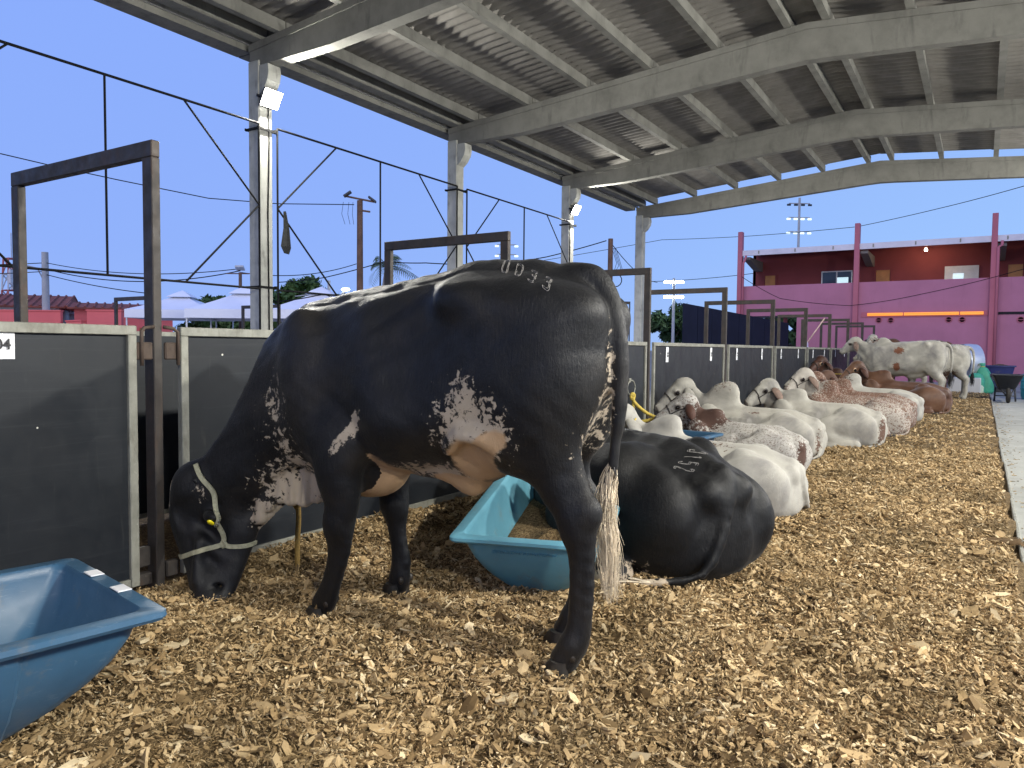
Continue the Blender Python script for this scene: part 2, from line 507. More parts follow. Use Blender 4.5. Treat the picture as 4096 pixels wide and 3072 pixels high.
# clamps round the columns at the chord heights
for k in range(2, 7):
    t = thing('column_clamp', ['', '', 'rusty clamps around the nearest column holding the rods', 'dark clamps around the second column holding the rods', 'dark clamps around the lit third column', 'dark clamps around the last column in the row', 'dark clamps round the end column'][k], 'clamp', (colx, YC[k] + .125, 0), 0, 'rod clamps on the columns')
    if k == 6: bpy.data.objects.remove(t); continue
    if k == 2: CL2 = t
    for z_ in (4.42, 2.08):
        m = MB()
        for s_ in (-1, 1):
            m.box((s_ * .137, 0, z_), (.02, .34, .035)); m.box((0, s_ * .137, z_), (.32, .02, .035))
        m.box((.15, .155, z_), (.05, .05, .05))
        m.build('clamp_band', M_ROD, t)
m = MB()
pts = [(XB + .02, 7.87, 3.25), (XB + .02, 7.9, 3.0), (XB + .03, 7.88, 2.72), (XB + .02, 7.90, 2.62)]
rings = []
for (x, y, z), w in zip(pts, (.03, .06, .10, .05)):
    rings.append([(x, y - w, z), (x + .02, y, z + .01), (x, y + w, z - .01), (x - .02, y, z)])
m.loft(rings); o = m.build('rag', plain('black_rag', (.02, .022, .024), .9, var=.5, scale=20)); recenter(o, pts[-1]); tag(o, 'torn black rag tied to the rod frame beside the nearest column', 'rag')
m = MB(); m.tube([(colx + .135, YC[2] + .27, 5.2), (colx + .14, YC[2] + .28, 4.9), (colx + .15, YC[2] + .28, 4.4), (colx + .145, YC[2] + .275, 3.2), (colx + .15, YC[2] + .28, 1.0)], .009, 6)
o = m.build('power_cable', M_ROD); recenter(o, (colx + .14, YC[2] + .28, 1.0)); tag(o, 'black cable hanging down the nearest column from its floodlight', 'cable')
m = MB(); m.tube([(colx + .137, YC[3] + .16, 5.25), (colx + .138, YC[3] + .15, 4.9), (colx + .138, YC[3] + .17, 4.3), (colx + .138, YC[3] + .14, 3.2), (colx + .138, YC[3] + .16, .6)], .011, 6)
o = m.build('power_cable', M_ROD); recenter(o, (colx + .14, YC[3] + .16, .6)); tag(o, 'black cable running down the face of the second column', 'cable')
m = MB(); m.box((colx + .14, YC[2] + .18, 4.28), (.012, .05, .26), rot=Matrix.Rotation(R_(14), 3, 'X')); m.box((colx + .14, YC[2] + .12, 4.33), (.012, .05, .18), rot=Matrix.Rotation(R_(-30), 3, 'X'))
o = m.build('tape_strip', plain('white_tape', (.75, .75, .75), .6, bump=0)); recenter(o, (colx + .14, YC[2] + .18, 4.28)); tag(o, 'white tape ends tied on the nearest column below the floodlight', 'tape')
m = MB(); m.tube([(colx + .15, YC[2] - .05, 4.46), (colx + .155, YC[2] + .12, 4.43), (colx + .15, YC[2] + .3, 4.46)], .012, 6)
o = m.build('red_cord', plain('red_cord', (.5, .05, .03), .8, bump=0)); o.parent = CL2; o.location = -CL2.location

# ------------------------------------------------------------------ fence: gate frames and plywood panels
GY = [2.17 + 3.2 * k for k in range(-1, 10)]
where = {0: 'outside the picture beside the camera', 1: 'nearest gate frame, tall and dark at the left beside the cow\'s head', 2: 'dark gate frame rising right behind the cow\'s back',
         3: 'dark gate frame just past the cow\'s tail', 4: 'fourth dark gate frame, in front of the bright stadium lamps', 5: 'dark gate frame standing across the corner of the purple building',
         6: 'blackened gate frame in front of the open passage of the purple building', 7: 'dark gate frame just left of the raised white head', 8: 'dark gate frame directly above the raised white head',
         9: 'last but one small gate frame against the purple wall', 10: 'farthest small gate frame against the purple wall'}
g0 = None
for k, y in enumerate(GY):
    if g0 is None:
        t = g0 = thing('gate_frame', '', 'gate frame', (-3.46, y, 0), 0, 'steel gate frames across the fence rows')
        for x in (0, -1.31):
            m = MB(); m.box((x, 0, 1.04), (.08, .045, 2.14), bev=.004); m.build('post', M_GATE, t)
        m = MB(); m.box((-.655, 0, 2.15), (1.39, .045, .08), bev=.004); m.build('crossbar', M_GATE, t)
    else:
        t = copy_tree(g0); t.location = (-3.46, y, 0)
    t['label'] = where[k]
def panel(x, y0, y1, label, facing=1, proto={}):
    L = round(y1 - y0, 3)
    if (L, facing) not in proto:
        t = thing('fence_panel', label, 'fence panel', (x, y0, 0), 0, 'black plywood fence panels')
        m = MB(); m.box((-.012 * facing, L / 2, .66), (.018, L - .06, 1.20)); m.build('board', M_PLY, t)
        for yy in (.022, L - .022):
            m = MB(); m.box((0, yy, .64), (.035, .042, 1.21), bev=.003); m.build('stile', M_GALV, t)
        m = MB(); m.box((0, L / 2, 1.268), (.036, L, .045), bev=.003); m.build('top_rail', M_GALV, t)
        m = MB(); m.box((0, L / 2, .05), (.03, L - .09, .05), bev=.003); m.build('bottom_rail', M_GALV, t)
        proto[(L, facing)] = t
        return t
    t = copy_tree(proto[(L, facing)]); t.location = (x, y0, 0); t['label'] = label
    return t
plab = ['black fence panel with a white paper sheet, left of the nearest gate frame', 'black fence panel behind the cow\'s head and front legs', 'black fence panel just past the cow\'s tail, yellow rope ring on it',
        'black fence panel with two papers behind the two nearest white heads', 'black fence panel behind the tall rounded hump of the large white cow', 'black fence panel behind the three pale faces', 'black fence panel under the raised white head',
        'black fence panel beyond the raised white head', 'black fence panel behind the spotted white cow', 'black fence panel at the far end of the bed']
for k in range(0, 10):
    y0, y1 = GY[k] + .115, GY[k + 1] - .115
    panel(-3.425, y0, y1, plab[k])
    if k < 4:
        panel(-4.79, y0, y1, ['black panel of the rear fence row left of the nearest gate frame', 'black panel of the rear fence row seen through the gap by the nearest gate frame', 'black panel of the rear fence row behind the cow', 'black panel of the rear fence row past the cow'][k], -1)
# rusty hinges between panel and post at the nearest frame
for y, s_, lb in ((GY[1] - .075, 1, 'rusty latch joining the left panel to the nearest gate frame'), (GY[1] + .075, -1, 'rusty latch joining the right panel to the nearest gate frame')):
    t = thing('panel_latch', lb, 'latch', (-3.42, y, 1.17), 0, 'rusty latches at the nearest gate frame')
    m = MB(); m.box((.0, 0, 0), (.022, .085, .085), bev=.006); m.build('latch_plate', M_RUST, t)
    m = MB(); m.tube([(.018, -.02 * s_, -.07), (.018, -.02 * s_, .095), (.016, -.005, .112), (.006, .05 * s_, .118)], .009, 7); m.build('latch_bolt', M_RUST, t, smooth=True)
t = thing('post_foot', 'rusty plates at the foot of the nearest gate frame, holes showing pale', 'bracket', (-3.42, GY[1], 0))
for c_, d_ in (((.0, -.075, .16), (.03, .07, .10)), ((.0, -.075, .05), (.05, .075, .06)), ((.0, .075, .07), (.04, .07, .08))):
    m = MB(); m.box((c_[0] - .035, c_[1], c_[2]), d_, bev=.006); m.build('foot_plate', M_GATE, t)  # darker steel than the latches: shadow at the foot put into the colour

# ------------------------------------------------------------------ papers on the fence
def paper(y0, y1, z0, z1, text, label, rot=0, x=-3.423, size=.1, tx=None):
    t = thing('paper_sign', label, 'paper sign', (x, (y0 + y1) / 2, z0), 0, 'white number papers on the fence')
    m = MB(); n = 6; vs, fs = [], []
    for i in range(n + 1):
        u = i / n; yy = (y0 - y1) / 2 + (y1 - y0) * u; b = .003 + .003 * math.sin(u * 5)
        vs += [(b, yy, 0), (b + .002, yy, z1 - z0)]
        if i: q = 2 * i; fs.append((q - 2, q, q + 1, q - 1))
    m.add(vs, fs); m.build('sheet', M_PAPER, t)
    if text:
        cu = bpy.data.curves.new('print', 'FONT'); cu.body = text; cu.size = size; cu.align_x = 'CENTER'; cu.align_y = 'CENTER'; cu.offset = size * .02
        o = bpy.data.objects.new('print', cu); COL.objects.link(o)
        me = bpy.data.meshes.new_from_object(o.evaluated_get(bpy.context.evaluated_depsgraph_get())); bpy.data.objects.remove(o)
        me.materials.append(M_INK)
        o = link(bpy.data.objects.new('print', me), t)
        o.matrix_local = Matrix.Translation((.0095, tx if tx is not None else 0, (z1 - z0) / 2)) @ Matrix.Rotation(R_(rot), 4, 'X') @ Matrix(((0, 0, 1, 0), (1, 0, 0, 0), (0, 1, 0, 0), (0, 0, 0, 1)))
    return t
paper(1.325, 1.53, 1.135, 1.255, '04', 'white paper with a large black number on the leftmost panel', size=.062, tx=.054)
pp = [(9.12, 9.22, '28'), (10.95, 11.05, '28'), (12.34, 12.44, '27'), (14.0, 14.1, '27'), (15.55, 15.65, '26'), (17.2, 17.3, '26'), (18.9, 19.0, ''), (20.4, 20.5, ''), (22.1, 22.2, ''), (23.7, 23.8, '')]
wl = ['panel behind the nearest white heads, near edge', 'panel behind the nearest white heads, far edge', 'panel behind the tall white hump, near edge', 'panel behind the tall white hump, far edge',
      'panel behind the pale faces, near edge', 'panel behind the pale faces, far edge', 'panel left of the raised head, near edge', 'panel left of the raised head, far edge',
      'panel directly under the raised white muzzle', 'panel behind the spotted white cow']
for (a, b, tx_), w in zip(pp, wl): paper(a, b, 1.04, 1.235, tx_, 'small white number paper on the ' + w, rot=-90, size=.07)
# ------------------------------------------------------------------ purple building across the end
def paintmat(name, col, var=.10, scale=.8, rough=.8, dirt=None):
    N = NT(name); v = N.coord()
    c = N.ramp(N.noise(v, scale, 6, .6), [(.3, tuple(k * (1 - var) for k in col)), (.7, tuple(k * (1 + var) for k in col))])
    s_ = N.noise(N.coord('Object', (3, 3, .35)), 1.6, 5, .7, .5)
    c = N.mix(N.maprange(s_, .58, .85, 0, .45), c, dirt or tuple(k * .6 for k in col))
    N.set(c, rough, 0, .3); N.bump(N.noise(v, 35, 4), .12, .004); return N.m
M_PURP = paintmat('purple_wall_paint', (.41, .165, .24))
M_PILL = paintmat('pink_pilaster_paint', (.42, .135, .175))
M_RED = paintmat('deep_red_wall_paint', (.215, .047, .050))
M_FASC = plain('white_fascia', (.62, .60, .66), .5, var=.12, scale=2)
M_DOOR = plain('orange_wood_door', (.42, .17, .04), .5, var=.2, scale=4)
M_FRAME = plain('white_window_frame', (.7, .7, .72), .4, bump=0)
M_GLASS = plain('dark_window_glass', (.045, .06, .10), .08, bump=0, var=.3, scale=1)
M_SKYREFL = emis('glowing_sky_reflection', (.55, .85, .95), .75)  # sky reflection painted as a glowing colour, not a lamp
M_WPANEL = plain('white_panel', (.70, .68, .66), .5, var=.1)
M_TUBE = emis('orange_lit_tube', (1, .36, .05), 1.0); M_TUBE.node_tree.nodes['Principled BSDF'].inputs['Base Color'].default_value = (.3, .1, .02, 1)
M_DARK = plain('recess_shade', (.012, .010, .014), .9, bump=0)  # shade of a recess put into a near-black colour
M_SLAB = paintmat('gallery_floor_concrete', (.22, .20, .19))
bl = thing('purple_building', 'two storey purple building with an open red upper gallery and pilasters', 'building', (-4.8, 36, 0))
BO = Vector((-4.8, 36, 0))
def bp(name, mat, fn, **k):
    m = MB(); fn(m); m.v = [tuple(Vector(p) - BO) for p in m.v]; return m.build(name, mat, bl, **k)
F = 36.0
def wall_fn(m):
    m.box((3.30, F + .10, 1.36), (21.1, .2, 2.92))                                  # ground floor wall right of the passage
    m.box((1.93, F + .10, 3.53), (23.86, .2, 1.42))                                 # parapet band of the gallery
bp('facade_wall', M_PURP, wall_fn)
bp('gallery_back_wall', M_RED, lambda m: m.box((2.1, 38.6, 4.55), (24.0, .2, 3.35)))
bp('end_wall', M_RED, lambda m: m.box((-9.85, 38.9, 4.55), (.14, .8, 3.35)))
bp('gallery_floor', M_SLAB, lambda m: (m.box((2.0, 37.4, 2.9), (23.6, 2.3, .14)), m.box((2.0, 39.5, 5.78), (23.6, 1.6, .08))))
bp('ground_back_wall', M_PURP, lambda m: m.box((4.0, 39.6, 1.35), (19.6, .2, 2.9)))
bp('roof_fascia', M_FASC, lambda m: m.box((1.95, 35.92, 5.79), (23.5, .10, .25)))
bp('roof', M_FASC, lambda m: m.prism([(35.98, 5.86), (35.98, 5.915), (40.5, 6.3), (40.5, 6.24)], 0, -9.72, 13.7))
for i in range(12):
    x = -9.0 + i * 1.62
    bp('fascia_bracket', M_GALV, lambda m: m.box((x, 35.86, 5.80), (.05, .02, .14)))
for x in (-9.86, -4.785, .28, 5.35, 10.4):
    bp('pilaster', M_PILL, lambda m: m.box((x, 35.94, 3.32), (.21, .30, 6.96), bev=.015))
    bp('roof_bracket', M_SLAB, lambda m: m.prism([(36.05, 5.62), (38.5, 5.62), (38.5, 5.15), (37.9, 5.15), (36.05, 5.50)], 0, x + .12, x + .42))
for x in (-9.66, .42):
    bp('drainpipe', M_PILL, lambda m: m.tube([(x + .12, 35.80, 5.68), (x + .12, 35.78, 5.5), (x, 35.74, 5.42), (x, 35.74, .0)] if x > 0 else [(x + .1, 35.8, 5.66), (x + .06, 35.75, 5.45), (x - .01, 35.74, 5.3), (x - .01, 35.74, .0)], .055, 8), smooth=True)
for x0, x1, zt_ in ((-9.35, -8.77, 4.93), (-4.33, -3.66, 4.97), (.78, 1.4, 4.97), (6.2, 6.9, 4.95)):
    d = bp('door', M_DOOR, lambda m: m.box(((x0 + x1) / 2, 38.47, (zt_ + 2.98) / 2), (x1 - x0 - .1, .05, zt_ - 2.98)))
    m = MB()
    for xx in (x0, x1): m.box(Vector((xx, 38.46, (zt_ + 2.98) / 2)) - BO, (.06, .08, zt_ - 2.98))
    m.box(Vector(((x0 + x1) / 2, 38.46, zt_ + .03)) - BO, (x1 - x0 + .06, .08, .06)); m.build('door_frame', M_RED, d)
w = bp('window', M_FRAME, lambda m: (m.box((-5.98, 38.47, 5.0), (1.36, .07, .05)), m.box((-5.98, 38.47, 4.02), (1.36, .07, .05)), m.box((-6.64, 38.47, 4.51), (.05, .07, .93)), m.box((-5.32, 38.47, 4.51), (.05, .07, .93)), m.box((-5.98, 38.47, 4.51), (.05, .07, .93))))
m = MB(); m.box(Vector((-6.31, 38.48, 4.51)) - BO, (.61, .02, .93)); m.build('pane', M_GLASS, w)
m = MB(); m.box(Vector((-5.65, 38.48, 4.51)) - BO, (.61, .02, .93)); m.build('pane', M_GLASS, w)
m = MB(); m.box(Vector((-5.72, 38.46, 4.56)) - BO, (.50, .012, .30)); m.build('painted_reflection', M_SKYREFL, w)
w = bp('window', M_WPANEL, lambda m: (m.box((-.88, 38.46, 4.50), (1.29, .06, 1.02))))
m = MB(); m.box(Vector((-1.0, 38.415, 4.55)) - BO, (.40, .02, .26)); m.build('pane', M_SKYREFL, w)  # glowing patch painting a sky reflection
m = MB(); m.box(Vector((-.88, 38.42, 4.50)) - BO, (.02, .015, 1.02)); m.build('panel_joint', M_FRAME, w)
for i, (x0, x1) in enumerate(((-4.30, -2.92), (-2.88, -.86), (-.82, .0))):
    bp('tube_lamp', M_TUBE, lambda m: (m.tube([(x0, 35.93, 2.845), (x1, 35.93, 2.845)], .035, 8), m.tube([(x0, 35.93, 2.78), (x1, 35.93, 2.78)], .028, 8)))
bp('tube_lamp_batten', M_PILL, lambda m: m.box((-2.2, 35.985, 2.81), (4.7, .03, .22)))
bp('slot_shade_strip', M_DARK, lambda m: m.box((2.6, 35.985, 2.80), (4.2, .03, .10)))  # flat strip with the slot's shade as its colour, nothing cut in
for x, z_ in ((-3.85, 2.57), (-3.38, 2.56), (-1.22, 2.56), (-.74, 2.55), (1.26, 2.53), (1.8, 2.53)):
    bp('round_vent', M_PILL, lambda m: (m.lathe([(.10, 35.985), (.125, 35.975), (.14, 35.985)], (x, 0, z_), 18, 1), m.box((x, 35.98, z_), (.25, .02, .025))), smooth=True, auto=40)
t_ = thing('gallery_lamp', 'small lit bulb under the gallery roof of the purple building', 'lamp', (-2.23, 37.5, 5.70))
m = MB(); m.lathe([(.002, -.09), (.05, -.07), (.065, -.03), (.045, .02), (.03, .04)], (0, 0, 0), 12); m.build('bulb', emis('lit_bulb', (1, .9, .66), 30), t_, smooth=True)
m = MB(); m.lathe([(.035, .03), (.04, .10), (.0, .10)], (0, 0, 0), 10); m.build('lamp_holder', M_FRAME, t_)
ld = bpy.data.lights.new('gallery_bulb', 'POINT'); ld.energy = 30; ld.color = (1, .72, .42); ld.shadow_soft_size = .08
lo = bpy.data.objects.new('gallery_bulb', ld); COL.objects.link(lo); lo.parent = t_; lo.location = (0, -.12, -.1)
# posts of the passage under the gallery and what lies in it
for x in (-8.55, -8.0):
    bp('passage_post', M_PILL if x > -8.3 else M_DARK, lambda m: m.box((x, 37.2, 1.35), (.16, .16, 2.9)))

# ------------------------------------------------------------------ navy screen fence left of the passage
M_NAVY = paintmat('navy_sheet', (.010, .013, .030), .25)
nf = thing('navy_screen_fence', 'tall dark navy sheet fence beside the purple building', 'fence', (-10.24, 29.1, 0))
d_ = Vector((-7.5 + 10.24, 35.5 - 29.1, 0)); n_ = d_.normalized(); ang = math.atan2(n_.y, n_.x)
nf.rotation_euler = (0, 0, ang); Ln = d_.length
for i in range(8):
    u0, u1 = Ln * i / 8, Ln * (i + 1) / 8
    h0, h1 = 3.08 - .62 * i / 8, 3.08 - .62 * (i + 1) / 8
    m = MB(); m.prism([(u0 + .012, -.05), (u1 - .012, -.05), (u1 - .012, h1), (u0 + .012, h0)], 1, -.015 - .004 * (i % 2), .015); m.build('sheet_panel', M_NAVY, nf)
    m = MB(); m.box((u1, .05, h1 / 2), (.05, .05, h1 - .02)); m.build('post', M_GATE, nf)
g = copy_tree(g0); g.location = (-13.1, 30.4, 0); g.rotation_euler = (0, 0, R_(40)); g['label'] = 'small empty steel frame standing behind the top of the navy fence'; g['group'] = 'steel frames behind the fence'
g.scale = (.6, 1, 1.5)
# fence rows of the neighbouring stalls behind the columns
for i, (x, y, lb) in enumerate(((-14.2, 8.9, 'distant dark gate frame seen just left of the nearest frame post'), (-14.2, 12.1, 'distant dark gate frame in front of the white tents, partly behind the nearest column'))):
    g = copy_tree(g0); g.location = (x, y, 0); g['label'] = lb; g['group'] = 'steel frames behind the fence'; g.rotation_euler = (0, 0, 0)
for y0 in (5.8, 9.0, 12.2):
    panel(-14.16, y0 + .115, y0 + 3.085, 'distant black fence panel of the next stall row, ' + {5.8: 'left of the small dark frame', 9.0: 'right of the small dark frame', 12.2: 'beyond the column'}[y0], 1)

# ------------------------------------------------------------------ red walls, houses, tents beyond the yard
M_REDW = paintmat('red_house_wall', (.80, .17, .16), .08, .5)
M_TILE = plain('red_roof_tile', (.26, .075, .05), .85, var=.45, scale=3)
M_WHITEW = paintmat('white_house_wall', (.55, .55, .56), .08)
M_TENT = plain('white_tent_cloth', (.82, .83, .88), .6, var=.05, scale=1.5, bump=.1, bscale=6)
def house(name, label, c, size, wall, hroof, over=.3, axis='x', wallm=M_REDW, roofm=M_TILE):
    t = thing(name, label, 'house', (c[0], c[1], 0), R_(c[2]))
    w, d, h = size
    m = MB(); m.box((0, 0, h / 2 - .05), (w, d, h + .1)); m.build('wall', wallm, t)
    m = MB(); m.prism([(-d / 2 - over, h), (d / 2 + over, h), (d / 2 + over, h + .08), (0, h + hroof + .08), (-d / 2 - over, h + .08)], 0, -w / 2 - over, w / 2 + over); r = m.build('roof', roofm, t)
    m = MB(); n = int(w / .35)
    for i in range(n + 1):
        x = -w / 2 - over + (w + 2 * over) * i / n
        m.tube([(x, -d / 2 - over, h + .10), (x, 0, h + hroof + .10), (x, d / 2 + over, h + .10)], .06, 5)
    tl = m.build('tile_rows', roofm, r); tl['kind'] = 'stuff'
    m = MB(); m.box((-w * .2, -d / 2 - .02, 1.5), (.9, .05, 1.0)); m.build('window', M_GLASS, t)
    m = MB(); m.box((w * .25, -d / 2 - .02, 1.05), (.9, .05, 2.1)); m.build('door', M_DOOR, t)
    return t
def wallseg(label, a, b, h, mat=M_REDW, th=.2):
    a, b = Vector((*a, 0)), Vector((*b, 0)); d = b - a
    t = thing('yard_wall', label, 'wall', a, math.atan2(d.y, d.x))
    m = MB(); m.box((d.length / 2, 0, h / 2 - .05), (d.length, th, h + .1)); m.build('wall_body', mat, t)
    m = MB(); m.box((d.length / 2, 0, h + .03), (d.length + .06, th + .08, .06)); m.build('coping', mat, t)
    return t
wallseg('low red painted wall at the far left under the tiled house', (-46, 12.0), (-36.6, 18.4), 2.72)
wallseg('taller red wall block left of the white tents', (-34.6, 18.55), (-33.3, 19.4), 2.72)
wallseg('pale red wall stretch between the house and the red block', (-36.4, 18.6), (-34.7, 18.4), 2.25)
house('tiled_house', 'house with red tiled roof behind the red wall at the far left', (-46.5, 19.6, 55), (7.5, 6, 3.1), M_WHITEW, .75, wallm=M_WHITEW)
house('small_white_house', 'small white house with a grey roof between the red walls', (-46.5, 24.0, 55), (3.2, 4, 2.95), M_WHITEW, .45, wallm=M_WHITEW, roofm=M_FASC)
house('red_roof_house', 'flat red roofed house behind the red block left of the tents', (-40.0, 23.5, 58), (4.6, 4, 3.0), M_REDW, .35)
def tent(label, x, y, w, heave, hpeak, rz):
    t = thing('white_tent', label, 'tent', (x, y, 0), R_(rz), 'white pyramid tents')
    n = 24; h = w / 2
    def ring(s_, z_, sag=0):
        R = []
        for i in range(n):
            a = i / n * 4; k = int(a); u = a - k
            c = [(-1, -1), (1, -1), (1, 1), (-1, 1), (-1, -1)]
            p = (c[k][0] * (1 - u) + c[k + 1][0] * u, c[k][1] * (1 - u) + c[k + 1][1] * u)
            R.append((p[0] * s_, p[1] * s_, z_ - sag * math.sin(u * math.pi)))
        return R
    m = MB()
    rings = [ring(h, heave, 0)]
    for u in (.25, .5, .75, .9): rings.append(ring(h * (1 - u), heave + (hpeak - heave) * (u ** 1.15), .05 * (1 - u)))
    m.loft(rings, cap0=False); m.build('canopy', M_TENT, t, smooth=True, auto=25)
    m = MB(); m.loft([ring(h * .30, heave + (hpeak - heave) * .80), ring(h * .17, hpeak * 1.0 + .0), ring(.02, hpeak + .14)], cap0=False); m.build('cap', M_TENT, t)
    m = MB(); m.loft([ring(h + .01, heave - .32, .0), ring(h + .01, heave, 0)], cap0=False, cap1=False); m.build('valance', M_TENT, t)
    for sx in (-1, 1):
        for sy in (-1, 1):
            m = MB(); m.tube([(sx * (h - .05), sy * (h - .05), -.1), (sx * (h - .05), sy * (h - .05), heave)], .03, 6); m.build('leg', M_FRAME, t)
    return t
tent('white tent farthest left, partly behind the nearest gate post', -27.3, 18.4, 3.2, 2.55, 3.25, 38)
tent('white tent just left of the nearest column, its folds greyish', -23.7, 18.6, 3.3, 2.5, 3.3, 36)
tent('white tent right of the nearest column behind the small dark frame', -21.1, 20.0, 3.3, 2.5, 3.3, 32)
tent('white tent peeking out above the black cow\'s neck', -22.9, 24.6, 3.3, 2.35, 3.05, 32)

# ------------------------------------------------------------------ trees and a palm
M_BARK = plain('bark', (.09, .065, .045), .9, var=.4, scale=8)
def leafmat(name, a, b):
    N = NT(name); f = N.n('ShaderNodeObjectInfo').outputs['Random']
    c = N.ramp(N.noise(N.coord('Object'), 1.4, 3), [(.3, a), (.7, b)])
    N.set(c, .6, 0, .3); N.b.inputs['Transmission Weight'].default_value = 0; return N.m
M_LEAF = leafmat('leaves', (.035, .075, .018), (.075, .13, .03))
M_LEAF2 = leafmat('dark_leaves', (.02, .045, .016), (.045, .08, .025))
M_FROND = leafmat('palm_leaflets', (.05, .085, .025), (.10, .13, .04))
def tree(name, label, x, y, h, rad, n=2600, leaf=.20, seed=1, mat=M_LEAF, trunkh=None, clumps=16, flat=.75, gap=.55):
    rg = np.random.default_rng(seed)
    t = thing(name, label, 'tree', (x, y, -.1))
    th = trunkh or h * .35
    m = MB(); m.tube([(0, 0, 0), (.05, .03, th * .5), (-.03, .05, th), (.1, .0, h * .62)], [.20, .16, .13, .05], 8)
    cs = []
    for i in range(clumps):
        a = rg.uniform(0, 6.28); r = rad * math.sqrt(rg.uniform(.02, .8)); z = th + (h - th) * rg.uniform(.12, .86) * (1 - .35 * (r / rad) ** 2)
        cs.append((r * math.cos(a), r * math.sin(a), z, rad * rg.uniform(.22, .38)))
        if i % 2 == 0: m.tube([(-.03, .05, th * .9), (cs[-1][0] * .5, cs[-1][1] * .5, (th + z) / 2 + .1), cs[-1][:3]], [.09, .05, .02], 5, caps=False)
    m.build('trunk', M_BARK, t, smooth=True)
    # leaf clusters: small bent faces scattered through each clump
    C_ = np.array(cs); pick = rg.integers(0, clumps, n)
    d = rg.normal(0, 1, (n, 3)); d /= np.linalg.norm(d, axis=1)[:, None]
    p = C_[pick, :3] + d * (C_[pick, 3] * (rg.uniform(.35, 1.12, n) ** .6))[:, None] * np.array((1, 1, flat))
    u = rg.normal(0, 1, (n, 3)); u /= np.linalg.norm(u, axis=1)[:, None]; v = np.cross(u, d + .3 * rg.normal(0, 1, (n, 3))); v /= np.linalg.norm(v, axis=1)[:, None] + 1e-6
    s_ = leaf * rg.uniform(.5, 1.3, n)[:, None]
    q = np.stack([p - u * s_, p + v * s_ * .5 + d * s_ * .15, p + u * s_, p - v * s_ * .5], 1).reshape(-1, 3)
    me = bpy.data.meshes.new('crown'); me.from_pydata([tuple(a) for a in q], [], [(4 * i, 4 * i + 1, 4 * i + 2, 4 * i + 3) for i in range(n)])
    me.materials.append(mat); link(bpy.data.objects.new('crown', me), t)
    return t
for i, (x, y, h, r, lb) in enumerate(((-40.3, 28.6, 4.6, 2.0, 'bushy tree behind the left tents, lowest of the row'), (-38.4, 29.6, 5.0, 2.0, 'bushy tree between the left tents and the nearest column'), (-36.6, 30.6, 5.5, 2.1, 'bushy tree directly behind the nearest column'),
                                   (-35.0, 31.6, 5.75, 1.9, 'tallest bushy tree just right of the nearest column'), (-33.6, 32.4, 4.9, 1.6, 'bushy tree by the lit street lamp'), (-32.4, 33.2, 4.4, 1.2, 'small bush at the right end of the tree row'))):
    tree('bushy_tree', lb, x, y, h, r, 3000, .19, 11 + i, clumps=20)
tree('broad_tree', 'wide dark green tree behind the stadium lamp mast', -26.6, 72.5, 5.9, 2.9, 2600, .34, 31, M_LEAF2)
tree('broad_tree', 'dark tree seen through the passage of the purple building', -12.0, 58, 4.6, 2.6, 1500, .32, 32, M_LEAF2)
tree('small_palm_bush', 'small spiky bush above the red house roofs at the far left', -45.0, 23.3, 3.75, .7, 500, .2, 33, M_LEAF2, clumps=8)
pt = thing('palm_tree', 'tall palm tree with wind blown fronds behind the second gate frame', 'palm tree', (-27.4, 30.2, 0))
m = MB(); m.tube([(0, 0, -.1), (.03, .02, 2.5), (.12, .1, 4.2), (.2, .18, 5.15)], [.19, .15, .12, .10], 10)
m.build('trunk', plain('palm_trunk', (.22, .20, .18), .9, var=.35, scale=4), pt, smooth=True)
m = MB(); m.tube([(.2, .18, 5.1), (.23, .2, 5.6)], [.10, .05], 8); m.build('crownshaft', plain('palm_shaft', (.10, .17, .06), .5), pt, smooth=True)
rg = random.Random(4)
for i in range(15):
    a = rg.uniform(0, 6.28); el = rg.uniform(.2, 1.35); L = rg.uniform(1.5, 2.1); wind = Vector((.55, .35, 0))
    pts = []
    for j in range(9):
        u = j / 8
        pts.append(Vector((.23, .2, 5.5)) + Vector((math.cos(a) * math.cos(el), math.sin(a) * math.cos(el), math.sin(el))) * L * u + wind * u * u * .6 + Vector((0, 0, -1.15)) * u * u * L * .6)
    m = MB(); m.tube(pts, [.022 * (1 - .8 * j / 8) for j in range(9)], 4, caps=False)
    for j in range(1, 9):
        for w_ in (0, .5):
            u = min(8, j + w_ - .5); k = int(min(7, u)); p = pts[k].lerp(pts[k + 1], u - k); td = (pts[k + 1] - pts[k]).normalized()
            sd = td.cross(Vector((0, 0, 1))).normalized()
            for s_ in (-1, 1):
                ll = .42 * math.sin((u / 8) * 2.6 + .35) + .10
                tip = p + sd * s_ * ll * .8 + td * ll * .45 + Vector((0, 0, -.55 * ll)) + wind * .08
                m.add([tuple(p - td * .02), tuple(p.lerp(tip, .5) + td * .022), tuple(tip), tuple(p.lerp(tip, .5) - td * .022)], [(0, 1, 2, 3)])
    m.build('frond', M_FROND, pt)

